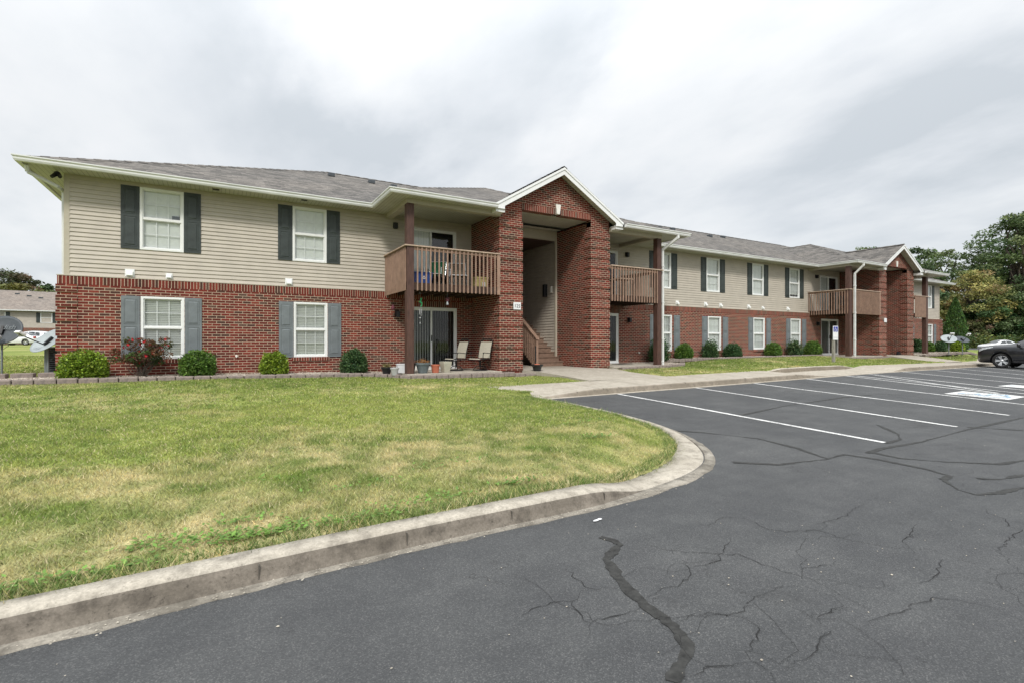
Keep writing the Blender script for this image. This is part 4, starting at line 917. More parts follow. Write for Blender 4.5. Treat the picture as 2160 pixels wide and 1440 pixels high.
# soffits
zs = 5.585; cx = [X0, BAY[0][0], BAY[0][1], BAY[1][0], BAY[1][1], X1]
def soff(*p): m = MB(); m.quad(*[(x, y, zs) for x, y in p]); obj('soffit', m, 'soffit', BLD, recalc=False)
soff((X0, Y0), (cx[1], Y0), (cx[1], YS), (X0, YS)); soff((cx[2], Y0), (cx[3], Y0), (cx[3], YS), (cx[2], YS)); soff((cx[4], Y0), (X1, Y0), (X1, YS), (cx[4], YS)); soff((X0, YS), (-3.28, YS), (-3.28, Y1), (X0, Y1)); soff((45.02, YS), (X1, YS), (X1, Y1), (45.02, Y1)); soff((-3.28, 30.95), (45.02, 30.95), (45.02, Y1), (-3.28, Y1))
for (a, b, c), T in zip(BAY, (T1, T2)): soff((a, 13.5), (T[0], 13.5), (T[0], YS), (a, YS)); soff((T[3], 13.5), (b, 13.5), (b, YS), (T[3], YS))
# gutters
def gut(i, p): return [(-.005, 5.575, 0), (.0, 5.575, 0), (.0, 5.56, 0), (.085, 5.56, 0), (.105, 5.60, 0), (.105, 5.635, 0), (.130, 5.665, 0), (.130, 5.69, 0), (.118, 5.69, 0), (.110, 5.665, 0), (.0, 5.665, 0)]
GP = [[(X0, Y1), (X0, Y0), (cx[1], Y0), (cx[1], 13.48), (C1 - 2.58, 13.48)], [(C1 + 2.58, 13.48), (cx[2], 13.48), (cx[2], Y0), (cx[3], Y0), (cx[3], 13.48), (C2 - 2.36, 13.48)], [(C2 + 2.36, 13.48), (cx[4], 13.48), (cx[4], Y0), (X1, Y0), (X1, Y1)]]
for P in GP:
    mb = MB(); sweep(mb, P, gut)
    n = 11; e = len(mb.v) - n; mb.f.append(tuple(range(n))); mb.m.append(0); mb.f.append(tuple(range(e, e + n))); mb.m.append(0); obj('gutter', mb, 'gutter', BLD, recalc=False)
# porch beams under the bay soffit
mb = MB()
BALC = [(4.57, 7.60, 13.86, 4.57, 4.80, 0), (12.11, 14.66, 13.86, 14.44, 14.68, 0), (28.36, 31.58, 13.86, 28.34, 28.60, .15), (35.67, 37.42, 13.86, 37.14, 37.42, .15)]
for a, b, y, p0, p1, dz in BALC:
    left = p0 < (a + b) / 2; xo = p0 if left else p1
    mb = MB(); mb.box(a if left else a, b if not left else b, 13.83, 14.07, 5.45, 5.584); mb.box(p0 + .01, p1 - .01, 14.065, 15.99, 5.45, 5.583); obj('porch_beam', mb, 'sidingtrim', BLD)
# balconies, posts
def balcony(a, b, p0, p1, dz, spac, zg):
    left = p0 < (a + b) / 2; yf = 13.86; mb = MB(); xo = a if left else b
    mb.box(a, b, yf + .02, yf + .06, 2.99, 3.20); sgn = 1 if left else -1
    mb.box(min(xo, xo + sgn * .04), max(xo, xo + sgn * .04), yf + .06, 15.98, 2.99, 3.20)
    mb.box(a, b, yf + .06, 15.985, 3.165, 3.20)
    x = a + .4
    while x < b - .1: mb.box(x, x + .04, yf + .06, 15.98, 2.99, 3.165); x += .4
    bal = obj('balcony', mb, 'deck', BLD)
    r = MB(); ex = .07
    r.k = 1
    r.box(a - (ex if left else 0), b + (0 if left else ex), yf - .06, yf + .09, 4.225, 4.262)
    s0, s1 = (xo - ex, xo + .08) if left else (xo - .08, xo + ex)
    r.box(s0, s1, yf + .09, 15.985, 4.225, 4.262); r.k = 0
    r.box(a, b, yf + .0, yf + .036, 4.13, 4.225)
    r.box(min(xo, xo + sgn * .036), max(xo, xo + sgn * .036), yf + .04, 15.98, 4.13, 4.225)
    x = p1 + .06 if left else a + .03; end = b - .10 if left else p0 - .03
    while x < end: r.box(x, x + .04, yf - .035, yf - .001, 2.965, 4.224); x += spac
    if left: r.box(b - .11, b - .005, yf - .035, yf + .0, 2.965, 4.224)
    y = yf + .06
    while y < 15.93:
        if left: r.box(xo - .036, xo - .001, y, y + .04, 2.965, 4.224)
        else: r.box(xo + .001, xo + .036, y, y + .04, 2.965, 4.224)
        y += .1325
    obj('railing', r, ['rail', 'railtop'], bal, bevel=.003)
    mb = MB(); mb.box(p0, p1 - .02, yf - .02, yf + .20, zg, 5.45); obj('porch_post', mb, 'post', BLD, bevel=.008)
balcony(4.57, 7.585, 4.57, 4.80, 0, .1325, .55); balcony(12.125, 14.66, 14.44, 14.68, 0, .1325, .58); balcony(28.36, 31.57, 28.34, 28.60, .15, .12, .7); balcony(35.68, 37.42, 37.14, 37.42, .15, .075, .7)
# downspouts
def downspout(x, yg, yp, z0, out=0):
    mb = MB(); r = .045; w = .05
    P = [(x + out, yg, 5.57), (x + out, yg, 5.46), (x, yp, 5.05), (x, yp, z0 + .12), (x, yp - .0, z0)]
    for a, b in zip(P[:-1], P[1:]): mb.tube(a, b, .062, .062, 4)
    for p in P[1:4]: mb.lathe([(.0, -.06), (.05, -.04), (.064, 0), (.05, .04), (0, .06)], p, 6)
    for z in (1.6, 3.0, 4.4): mb.box(x - .07, x + .07, yp - .055, yp + .05, z, z + .03)
    obj('downspout', mb, 'gutter', BLD)
downspout(14.80, 13.42, 13.93, .62, .28); downspout(28.72, 13.42, 13.78, .72, .1)
mb = MB(); mb.path([(-3.86, 15.55, 5.56), (-3.86, 15.62, 5.42), (-3.40, 15.9, 5.22), (-3.34, 16.2, 5.18), (-3.34, 16.25, .7)], .045, 8); obj('downspout', mb, 'gutter', BLD)
# vent hoods, wall lamps, taps
def hood(x, z, s=1.0):
    mb = MB(); mb.box(-.10 * s, .10 * s, -.02, 0, 0, .2 * s); mb.prism([(-.02, .03 * s), (-.11, .03 * s), (-.10, .09 * s), (-.02, .16 * s)], 0, -.07 * s, .07 * s); o = obj('vent_hood', mb, 'white', BLD, bevel=.004, loc=(x, YS - .016, z)); return o
for x, z, s in ((-2.015, 3.15, 1), (-1.183, 3.15, .75), (1.713, 3.15, 1), (17.9, 3.17, .95), (19.81, 3.17, 1), (20.9, 3.17, .9), (23.05, 3.17, 1), (24.2, 3.17, .8), (26.4, 3.17, 1), (-.1, 5.58, .001)):
    if s > .1: hood(x, z, s)
for x, z in ((4.88, 5.27), (4.92, 2.42), (14.85, 5.2), (14.9, 2.45), (29.1, 5.2), (29.1, 2.55)):
    y = YS if z > 3 else YB; mb = MB(); mb.box(x - .07, x + .07, y - .03, y - .014, z - .11, z + .08); mb.box(x - .055, x + .055, y - .16, y - .03, z - .13, z + .06); obj('wall_lamp', mb, 'black', BLD, bevel=.015)
mb = MB(); mb.lathe([(.0, 0), (.06, 0), (.06, .05), (.03, .07), (.0, .07)], (-3.38, 15.78, 5.48), 10); mb.tube((-3.38, 15.78, 5.5), (-3.45, 15.66, 5.38), .05, .04, 8); mb.tube((-3.36, 15.8, 5.5), (-3.30, 15.66, 5.40), .05, .04, 8); obj('flood_lamp', mb, 'black', BLD)
for x, z in ((.37, 1.12), (14.6 + .9, 1.05)): mb = MB(); mb.tube((x, YB + .02, z), (x, YB - .05, z), .03, .03, 10); mb.tube((x, YB - .05, z + .02), (x, YB - .05, z - .05), .012, .012, 6); obj('wall_tap', mb, 'cream', BLD)
mb = MB(); mb.box(2.0, 2.16, 15.52, 15.6, 5.565, 5.584); mb.box(-.2, -.04, 15.6, 15.7, 5.565, 5.584); obj('soffit_vent', mb, 'blackplastic', BLD)
# ------------------------------------------------------------------ foliage
def leaves(P, size, col, r, flat=.6, jit=.3, asp=.5, up=.4):
    """P (n,3) centres ; returns V,F,C of diamond leaves"""
    n = len(P); a = r.normal(size=(n, 3)); a[:, 2] *= flat; a /= np.linalg.norm(a, axis=1)[:, None]
    b = r.normal(size=(n, 3)); b[:, 2] *= flat; b -= (a * b).sum(1)[:, None] * a; b /= np.linalg.norm(b, axis=1)[:, None]
    s = (size * r.uniform(.6, 1.35, n))[:, None]
    V = np.stack([P - a * s, P - b * s * asp, P + a * s, P + b * s * asp], 1).reshape(-1, 3)
    c = col * r.uniform(1 - jit, 1 + jit, (n, 1)) * (1 + r.uniform(-.08, .08, (n, 3)))
    return V, np.arange(4 * n).reshape(-1, 4), np.repeat(c, 4, 0)
def ball(r, n): v = r.normal(size=(n, 3)); v /= np.linalg.norm(v, axis=1)[:, None]; return v
def crown(parent, clumps, n, size, cols, r, name='crown', flat=.6, asp=.5, jit=.28, shell=.5):
    """clumps: (cx,cy,cz,rx,ry,rz)"""
    cl = np.array(clumps, float); vol = (cl[:, 3] * cl[:, 4] * cl[:, 5]) ** (2 / 3); k = r.choice(len(cl), n, p=vol / vol.sum())
    rad = (shell + (1 - shell) * r.random(n)) [:, None] ; P = cl[k, :3] + ball(r, n) * rad * cl[k, 3:]
    P += r.normal(size=P.shape) * size * .5
    cols = np.array(cols); cc = cols[r.integers(0, len(cols), len(cl))][k] * r.uniform(.72, 1.28, len(cl))[k][:, None]
    V, F, C = leaves(P, size, cc, r, flat, jit, asp); return npmesh(name, V, F, 'leaf', parent, C)
def limb(mb, p, q, r0, r1, r, n=4):
    p, q = Vector(p), Vector(q); pts = [p.lerp(q, i / n) + Vector((r.normal() * .05, r.normal() * .05, 0)) * (q - p).length * (0 < i < n) for i in range(n + 1)]
    for i in range(n): mb.tube(pts[i], pts[i + 1], r0 + (r1 - r0) * i / n, r0 + (r1 - r0) * (i + 1) / n, 7, False)
def tree(x, y, z, h, w, seed, cols, label, group, n=6000, size=.3, cl=26, bare=.28, flatc=.55, name='broadleaf_tree', top=1.0, spread=None):
    r = np.random.default_rng(seed); e = empty(name, (x, y, z), label, 'tree', group)
    tr = MB(); limb(tr, (0, 0, -.3), (r.normal() * .03 * h, r.normal() * .03 * h, h * .62), h * .026, h * .011, r, 6)
    cs = []
    for i in range(cl):
        t = (i + .5) / cl; zz = h * (bare + (1 - bare) * t ** .9) ; env = math.sin(PI * min(1, (t * .82 + .16))) ** .6
        a = r.uniform(0, 2 * PI); rr = w * .5 * env * r.uniform(.35, 1.0); cr = w * r.uniform(.10, .175) * (.65 + .5 * env)
        c = (rr * math.cos(a), rr * math.sin(a), min(zz, h - cr * flatc)); cs.append((*c, cr, cr, cr * flatc))
        if i % 2 == 0: b0 = h * (bare * .7 + .42 * t); limb(tr, (0, 0, b0), (c[0] * .92, c[1] * .92, c[2]), h * .010, h * .003, r, 4)
    obj('trunk', tr, 'bark', e, smooth=True, recalc=False); crown(e, cs, n, size, cols, r); return e
def shrub(x, y, z, w, d, h, seed, cols, label, group, n=3800, size=.026, loose=0, name='rounded_shrub', sq=2.6):
    r = np.random.default_rng(seed); e = empty(name, (x, y, z), label, 'shrub', group)
    v = ball(r, n); v[:, 2] = np.abs(v[:, 2]); k = (np.abs(v) ** sq).sum(1) ** (1 / sq); v /= k[:, None]; k2 = .86 + .14 * np.minimum(1, v[:, 2] * 5); v[:, :2] *= k2[:, None]
    rad = r.uniform(.8, 1.03, n) + (r.normal(size=n) * .03) * (1 + loose * 3); lump = 1 + .06 * np.sin(v[:, 0] * 7 + seed) * np.cos(v[:, 2] * 6 + seed) + loose * .10 * np.sin(v[:, 0] * 11 + v[:, 2] * 9 + seed)
    P = v * (rad * lump)[:, None] * np.array([w / 2, d / 2, h]); P[:, 2] = np.maximum(P[:, 2], .02)
    cols = np.array(cols); i = r.integers(0, len(cols), n); c = cols[i] * (.8 + .45 * vn(P[:, 0] * 9 + 50, P[:, 2] * 9 + P[:, 1] * 5 + 20))[:, None]
    k3 = r.random(n) < .07; P[k3] *= (1 + r.uniform(.02, .13 + .12 * loose, (k3.sum(), 1))); P = P[(vn(P[:, 0] * 7 + 9, P[:, 2] * 7 + P[:, 1] * 4 + seed) > .17) | (r.random(n) < .4)]; c = c[:len(P)]
    V, F, C = leaves(P, size, c, r, .8, .42, .62); npmesh('foliage', V, F, 'leaf', e, C)
    u = ball(r, 900); u /= ((np.abs(u) ** sq).sum(1) ** (1 / sq))[:, None]; u[:, 2] = np.abs(u[:, 2]); P = u * np.array([w / 2, d / 2, h]) * .74
    V, F, C = leaves(P, .06, cols[0] * np.ones((900, 1)), r, .8, .2, .8); V2, F2, C2 = V, F, C
    npmesh('inner_foliage', V2, F2, 'leaf', e, C2)
    m = MB()
    for _ in range(7): a = r.uniform(0, 6.28); limb(m, (.04 * math.cos(a), .04 * math.sin(a), 0), (w * .3 * math.cos(a), d * .3 * math.sin(a), h * .75), .014, .006, r, 3)
    obj('stem', m, 'bark', e, recalc=False); return e
LG = [(.06, .125, .02), (.085, .165, .026), (.13, .22, .035)]; YG = [(.11, .18, .014), (.17, .26, .02), (.25, .34, .035)]; DG = [(.028, .072, .024), (.045, .10, .032), (.075, .14, .05)]
G1 = 'clipped shrubs before the left wing'; G2 = 'clipped shrubs before the middle wing'; G3 = 'shrubs at the far right end'
shrub(-2.80, 15.30, .66, .98, .8, .63, 1, YG, 'yellow-green rounded shrub at the left brick corner', G1, 5200)
shrub(-.52, 15.32, .63, .86, .75, .64, 2, LG, 'mid green shrub right of the red-flowering rose bush', G1, 4600)
shrub(1.27, 15.32, .62, .73, .68, .60, 3, YG, 'yellow-green shrub left of the second ground-floor window', G1, 4000)
shrub(3.43, 15.32, .60, .80, .7, .66, 4, DG + [(.09, .15, .05)], 'dark green shrub between the second window and the balcony post', G1, 4300)
for x, w, h, z, c, lo, lab in ((16.15, .80, .82, .72, DG, 1, 'loose dark green shrub behind the white downspout'), (17.68, .74, .62, .78, LG, 0, 'rounded green shrub, first in the row right of the downspout'), (19.45, .66, .66, .80, DG + [(.09, .15, .05)], 1, 'pale speckled loose shrub under the second window of the middle wing'),
                          (21.02, .80, .60, .80, DG, 0, 'wide dark low shrub between the second and third middle windows'), (24.2, .76, .62, .82, LG, 0, 'green rounded shrub just right of the third middle window'), (26.06, .70, .66, .82, DG + [(.12, .16, .06)], 1, 'loose pale shrub under the last window of the middle wing'),
                          (27.75, .95, .74, .80, LG, 0, 'largest rounded green shrub, beside the far sliding door')):
    shrub(x, 15.4, z, w, min(w, .8), h, int(x * 7), c, lab, G2, 3000, .032, lo)
for x, y, w, h, z, c, lab in ((38.9, 15.0, .8, .85, .82, DG, 'dark shrub just right of the last brick tower'), (41.0, 15.1, .55, .62, .84, LG, 'small green shrub right of the last porch post'), (42.4, 15.0, .65, .68, .84, DG, 'dark rounded shrub near the far right corner'), (44.6, 14.8, .75, .62, .84, YG, 'yellow-green shrub in front of the column evergreen')):
    shrub(x, y, z, w, w, h, int(x * 3), c, lab, G3, 1800, .05)
# flowering rose
r = np.random.default_rng(77); e = empty('rose_bush', (-1.68, 15.35, .64), 'straggly reddish rose bush with small red blooms under the first window', 'shrub')
m = MB(); tips = []
for k in range(26):
    a = r.uniform(0, 6.28); rr = r.uniform(.15, .56); q = (rr * math.cos(a), rr * math.sin(a) * .75, r.uniform(.4, .93)); limb(m, (.03 * math.cos(a), .03 * math.sin(a), 0), q, .011, .003, r, 4); tips.append(q)
obj('stem', m, 'bark', e, recalc=False)
crown(e, [(q[0], q[1], q[2] - .04, (.15), .13, .11) for q in tips] + [(.3 * math.cos(k), .2 * math.sin(k), .38 + .03 * k, .16, .14, .12) for k in range(9)], 5200, .024, [(.12, .065, .03), (.09, .10, .028), (.06, .10, .025), (.16, .085, .045), (.10, .04, .028)], r, 'foliage', .8, .6)
P = np.array([tips[i % 26] for i in range(34)]) + r.normal(size=(34, 3)) * (.07, .07, .035); P = np.repeat(P, 9, 0) + r.normal(size=(306, 3)) * .014; P[:, 1] -= .03
V, F, C = leaves(P, .022, np.array([(.52, .025, .035)]) * np.ones((306, 1)), r, 1, .3, .8); npmesh('bloom', V, F, 'leaf', e, C)
# evergreen column
def cone_tree(x, y, z, h, w, seed, label):
    r = np.random.default_rng(seed); e = empty('column_evergreen', (x, y, z), label, 'tree'); n = 7500; t = r.random(n) ** .8; a = r.uniform(0, 6.28, n)
    rad = w / 2 * (np.minimum(1, (1 - t) * 1.9) ** .75) * (1 + .10 * np.sin(a * 5 + t * 14) + .07 * np.sin(a * 9 - t * 25)) * r.uniform(.80, 1.03, n) * np.minimum(1, t * 6 + .6)
    P = np.stack([rad * np.cos(a), rad * np.sin(a), t * h + .03], -1); c = np.array([(.06, .13, .026), (.085, .165, .03), (.04, .09, .024)])[r.integers(0, 3, n)] * (.75 + .5 * vn(a * 3, t * 14))[:, None]
    V, F, C = leaves(P, .07, c, r, 1.8, .25, .4); npmesh('crown', V, F, 'leaf', e, C); m = MB(); limb(m, (0, 0, -.2), (0, 0, h * .9), .09, .01, r); obj('trunk', m, 'bark', e); return e
cone_tree(46.3, 15.5, .55, 4.1, 1.3, 5, 'tall dark green column evergreen at the right end of the building')
TG = [(.095, .14, .055), (.12, .17, .065), (.17, .215, .09), (.07, .115, .048)]; TY = [(.36, .32, .11), (.27, .27, .09), (.19, .22, .075), (.36, .27, .12)]; TP = [(.30, .17, .13), (.24, .18, .10), (.36, .24, .17)]
def at(px, zd):      # used while laying out: ground point at a bearing and distance
    a = (px - 1080) / 1060.; s, c = math.sin(math.radians(30.07)), math.cos(math.radians(30.07)); return zd * (s + a * c), zd * (c - a * s)
GT = 'tall trees beyond the right end of the building'
def T(px, zd, h, w, seed, cols, label, group=GT, **k): x, y = at(px, zd); return tree(x, y, .4, h, w, seed, cols, label, group, **k)
T(2142, 108, 28.5, 18.0, 1, TG, 'largest dark green tree towering above the parked cars', n=21000, size=.30, cl=74, bare=.12, flatc=.42)
T(2225, 110, 31, 25, 2, TG, 'tall green tree cut off by the right edge of the photo', n=15000, size=.35, cl=54, bare=.12, flatc=.42)
T(1992, 118, 22.6, 15.5, 3, TG, 'open layered green tree just right of the far gable', n=8500, size=.30, cl=40, bare=.25, flatc=.38)
T(2042, 120, 21.8, 13.0, 4, TG, 'grey-green tree between the far gable tree and the largest tree', n=7600, size=.29, cl=36, bare=.2, flatc=.4)
T(1928, 84, 16.8, 9, 5, TG, 'tree whose rounded top rises behind the far gable peak', n=8000, size=.22, cl=28, bare=.25, flatc=.4)
T(1835, 92, 18.3, 13, 6, TG, 'tree top showing above the far roof left of its gable', n=12000, size=.24, cl=36, bare=.3, flatc=.4)
T(1775, 96, 17.4, 7, 7, TG, 'small leftmost tree top above the far roof', n=3500, size=.3, cl=16, bare=.4, flatc=.4)
T(2048, 104, 15.8, 12.6, 8, TY, 'yellowing autumn tree behind the column evergreen', n=12500, size=.22, cl=70, bare=.22, flatc=.5)
T(2003, 106, 13.4, 7, 18, TY[1:] , 'yellow-green young tree against the building end', n=4000, size=.31, cl=18, bare=.2, flatc=.5)
T(2062, 100, 5.4, 4.6, 9, [(.22, .15, .10), (.18, .17, .08), (.14, .16, .06)], 'low pinkish brown shrub-like tree below the yellow tree', n=2600, size=.23, cl=16, bare=.05, flatc=.7)
T(2098, 100, 9.6, 9.2, 10, DG + TG[:1], 'dark low evergreen behind the parked cars', n=9000, size=.22, cl=26, bare=.03, flatc=.6)
T(2140, 102, 13, 12.3, 11, TG, 'mid-height green tree under the largest tree', n=11000, size=.25, cl=30, bare=.04, flatc=.55)
T(2190, 100, 11, 11.5, 12, TG, 'leafy low tree at the right edge behind the cars', n=8000, size=.27, cl=24, bare=.03, flatc=.55)
# low scrub band and far wood, not countable
def scrub(name, pts, n, size, cols, label, seed):
    r = np.random.default_rng(seed); o = crown(None, pts, n, size, cols, r, name); tag(o, label, 'undergrowth', kind='stuff'); return o
pts = []
rr = np.random.default_rng(3)
for px in range(1985, 2300, 9):
    x, y = at(px + rr.uniform(-4, 4), rr.uniform(97, 108)); pts.append((x, y, rr.uniform(1.2, 3.8), 3.2, 3.2, rr.uniform(1.5, 3)))
for px in range(2030, 2260, 10):
    x, y = at(px + rr.uniform(-4, 4), rr.uniform(92, 97)); pts.append((x, y, rr.uniform(.8, 2.0), 2.2, 2.2, rr.uniform(.9, 1.9)))
scrub('undergrowth', pts, 22000, .22, [(.05, .085, .022), (.075, .115, .025), (.12, .14, .03), (.035, .06, .02)], 'tangled green scrub beneath the trees at the right', 4)
GL = 'trees behind the neighbouring block'
NBR = [(.13, .11, .06), (.09, .105, .05), (.17, .115, .07), (.08, .10, .05)]
for px, zd, h, w, sd, cols, lab in ((22, 108, 16.6, 14, 21, NBR, 'brownish green autumn tree behind the neighbouring roof, at the left edge'), (62, 112, 16.0, 10, 22, NBR, 'brown-tinged tree right of the leftmost tree above the neighbouring roof'), (104, 120, 14.6, 8, 23, TG, 'small dark tree just left of the building corner'), (-40, 105, 16, 13, 24, NBR, 'autumn tree cut off by the left edge of the photo')):
    T(px, zd, h, w, sd, cols, lab, GL, n=5500, size=.33, cl=26, bare=.25)
T(20, 98, 12.6, 12, 25, [(.20, .19, .05), (.15, .16, .045)], 'low yellow-green tree just above the neighbouring roof', GL, n=4500, size=.3, cl=20, bare=.3)
# ------------------------------------------------------------------ neighbouring block
NZ = 1.08; NB = empty('neighbour_building', (NBO.x, NBO.y, NZ), 'distant two-storey block of grey-beige siding and brick at the left edge', 'building', rz=NBA)
mb = MB(); rect_holes(mb, (-26, 0), (30, 0), 0, 2.5, [], .1, (0, -1)); mb.quad((30, 0, 0), (30, 15, 0), (30, 15, 2.5), (30, 0, 2.5)); mb.quad((-26, 0, 0), (-26, 15, 0), (-26, 15, 2.5), (-26, 0, 2.5)); obj('brick_wall', mb, 'brick', NB, recalc=False)
mb = MB(); laps(mb, (-26, .08), (30, .08), 2.5, 5.0, [], (0, -1)); laps(mb, (30, .08), (30, 15), 2.5, 5.0, [], (1, 0)); laps(mb, (-26, 15), (-26, .08), 2.5, 5.0, [], (-1, 0)); obj('siding', mb, 'siding', NB, recalc=False)
mb = MB(); a, b, c, d, ez = -26.6, 30.6, -.6, 15.6, 5.05; hr = (d - c) / 2; zz = ez + hr * .414
mb.quad((a, c, ez), (b, c, ez), (b - hr, c + hr, zz), (a + hr, c + hr, zz)); mb.quad((b, d, ez), (a, d, ez), (a + hr, c + hr, zz), (b - hr, c + hr, zz)); mb.quad((a, d, ez), (a, c, ez), (a + hr, c + hr, zz)); mb.quad((b, c, ez), (b, d, ez), (b - hr, c + hr, zz)); nr = obj('roof', mb, 'shingle2', NB, recalc=False)
mb = MB(); mb.box(a, b, c - .1, c, ez - .14, ez); obj('gutter', mb, 'gutter', NB); mb = MB(); mb.quad((a, c, ez - .1), (b, c, ez - .1), (b, .08, ez - .1), (a, .08, ez - .1)); obj('soffit', mb, 'soffit', NB, recalc=False)
nw = None
for k in range(12):
    x = -23.1 + 5.0 * k
    for z, m in ((3.25, 'shutter_dark'), (.45, 'shutter_grey')):
        if nw is None:
            f, g, u = win_parts(); nw = obj('window', f, 'white', NB); obj('pane', g, 'glass', nw, recalc=False); obj('blind', blind_mb(), ['blind', 'interior'], nw, recalc=False); o = nw
        else: o = dup(nw, NB)
        o.location = (x, .05 if z > 3 else 0, z); o.scale = (1.4, 1, .92)
    for s in (-1, 1):
        for z, sh, y in ((3.25, SHU, .03), (.45, SHL, -.02)): q = sh.copy(); COL.objects.link(q); q.parent = NB; q.location = (x + s * .90, y, z); q.scale = (1.1, 1, .92); q['label'] = sh['label']
mb = MB(); mb.box(-.25, .25, -.2, .2, -.1, .13); vv = obj('roof_vent', mb, 'darkgrey', NB); vv.location = (-5, c + 6.3, ez + 6.3 * .414)
for x, s in ((-2, 6.6), (-.6, 5.9), (.8, 5.2), (6, 6.9), (7.2, 6.2), (-9, 6.4)): q = dup(vv, NB); q.location = (x, c + s, ez + s * .414)
# ------------------------------------------------------------------ cars
def smoothtab(tab, n):
    tab = np.array(tab, float); x = tab[:, 0]; xs = np.concatenate([np.linspace(x[0], x[0] + .35, 8), np.linspace(x[0] + .42, x[-1] - .3, n), np.linspace(x[-1] - .24, x[-1], 6)])
    out = [xs] + [np.interp(xs, x, tab[:, k]) for k in range(1, tab.shape[1])]; o = np.stack(out, 1); k = o.copy()
    for _ in range(2): k[1:-1, 1:] = .25 * k[:-2, 1:] + .5 * k[1:-1, 1:] + .25 * k[2:, 1:]
    return k
def car(name, loc, rz, label, paint, tab, wb, tr, ws, win, group=None, detail=True, H=1.68, cat='car'):
    e = empty(name, loc, label, cat, group, rz); S = smoothtab(tab, 34); V = []; F = []; ring = 12
    def sec(s):
        x, hw, zb, sh, top, gw = s
        return [(0, zb), (hw * .82, zb), (hw * .95, zb + .05), (hw, zb + .20), (hw * 1.0, (zb + sh) / 2 + .08), (hw * .985, sh - .09), (hw * .945, sh), (hw * .93 * .8 + gw * .2, sh + (top - sh) * .22), (gw + .01, top - min(.06, (top - sh) * .3)), (gw * .9, top - .012), (gw * .5, top + .008), (0, top + .014)]
    for s in S:
        pts = sec(s); V += [(-s[0], y, z) for y, z in pts] + [(-s[0], -y, z) for y, z in pts]
    for i in range(len(S) - 1):
        a, b = i * 24, (i + 1) * 24
        for j in range(11): F += [(a + j, a + j + 1, b + j + 1, b + j), (a + 12 + j, b + 12 + j, b + 13 + j, a + 13 + j)]
    for a, fl in ((0, 1), ((len(S) - 1) * 24, 0)):
        f = [a + j for j in range(12)] + [a + 12 + j for j in range(10, 0, -1)]; F.append(tuple(f if fl else f[::-1]))
    me = bpy.data.meshes.new('body'); me.from_pydata(V, [], F); bm = bmesh.new(); bm.from_mesh(me); bmesh.ops.remove_doubles(bm, verts=bm.verts, dist=.0005); bmesh.ops.recalc_face_normals(bm, faces=bm.faces); bm.to_mesh(me); bm.free()
    me.polygons.foreach_set('use_smooth', [True] * len(me.polygons)); me.materials.append(MT[paint]); me.materials.append(MT['blackplastic']); body = link('body', me, e)
    fx = -wb[0]; rx = -(wb[0] + wb[1]); hw = tab[5][1]
    cm = MB()
    for x in (fx, rx):
        for s in (-1, 1): cm.tube((x, s * (hw - .34), tr), (x, s * (hw + .2), tr), tr + .055, tr + .055, 28)
    cut = obj('cut', cm, 'blackplastic'); bo = body.modifiers.new('b', 'BOOLEAN'); bo.object = cut; bo.operation = 'DIFFERENCE'; bo.solver = 'EXACT'
    cut.parent = e; bpy.context.view_layer.update(); dg = bpy.context.evaluated_depsgraph_get(); nm = bpy.data.meshes.new_from_object(body.evaluated_get(dg)); body.modifiers.clear(); body.data = nm; bpy.data.objects.remove(cut)
    # dark wheel wells, sills
    for p in nm.polygons:
        c = p.center
        if min(abs(c.x - fx), abs(c.x - rx)) < tr + .08 and abs(math.hypot(c.x - (fx if abs(c.x - fx) < abs(c.x - rx) else rx), c.z - tr) - tr - .055) < .03 and abs(p.normal.y) < .4: p.material_index = 1; p.use_smooth = False
        if abs(p.normal.y) > .95 and abs(abs(c.y) - (hw - .34)) < .02: p.material_index = 1
        if c.z < tab[5][2] + .12: p.material_index = 1
    def SP(x, t):   # point on side between shoulder and roof at station x
        s = [float(np.interp(x, S[:, 0], S[:, k])) for k in range(6)]; pts = sec(s); a, b = pts[6], pts[8]; return (-x, a[0] + (b[0] - a[0]) * t + .008, a[1] + (b[1] - a[1]) * t)
    for sgn in (-1, 1):
        for (x0, x1, t0, t1, y0, y1) in win:      # bottom x range, top x range
            g = MB(); n = 6
            for k in range(n):
                u, v = k / n, (k + 1) / n; q = []
                for w_, lo in ((u, 0), (v, 0), (v, 1), (u, 1)):
                    xx = (x0 + (x1 - x0) * w_) if not lo else (t0 + (t1 - t0) * w_); p = SP(xx, y0 if not lo else y1); q.append((p[0], sgn * p[1], p[2]))
                g.quad(*q)
            obj('side_window', g, 'carglass', e, smooth=True, recalc=False)
    g = MB(); n = 8
    def top_at(x): return float(np.interp(x, S[:, 0], S[:, 4])), float(np.interp(x, S[:, 0], S[:, 5]))
    for (a, b, nm_) in ((ws[0], ws[1], 'windscreen'), (ws[2], ws[3], 'rear_window')):
        g = MB(); za, ga = top_at(a); zb_, gb = top_at(b)
        for k in range(6):
            x0_, x1_ = a + (b - a) * k / 6, a + (b - a) * (k + 1) / 6; z0_, g0_ = top_at(x0_); z1_, g1_ = top_at(x1_)
            for j in range(-4, 4): y0_, y1_ = j / 4 * .86, (j + 1) / 4 * .86; bow = lambda t: .022 * (1 - t * t) + .006; g.quad((-x0_, y0_ * g0_, z0_ + bow(y0_)), (-x0_, y1_ * g0_, z0_ + bow(y1_)), (-x1_, y1_ * g1_, z1_ + bow(y1_)), (-x1_, y0_ * g1_, z1_ + bow(y0_)))
        obj(nm_, g, 'carglass', e, smooth=True, recalc=False)
    # wheels
    ty = MB(); pr = [(tr * .66, -.105), (tr * .73, -.118), (tr * .9, -.118), (tr * .985, -.10), (tr, -.06), (tr, .06), (tr * .985, .10), (tr * .9, .118), (tr * .73, .118), (tr * .66, .105)]
    w0 = None
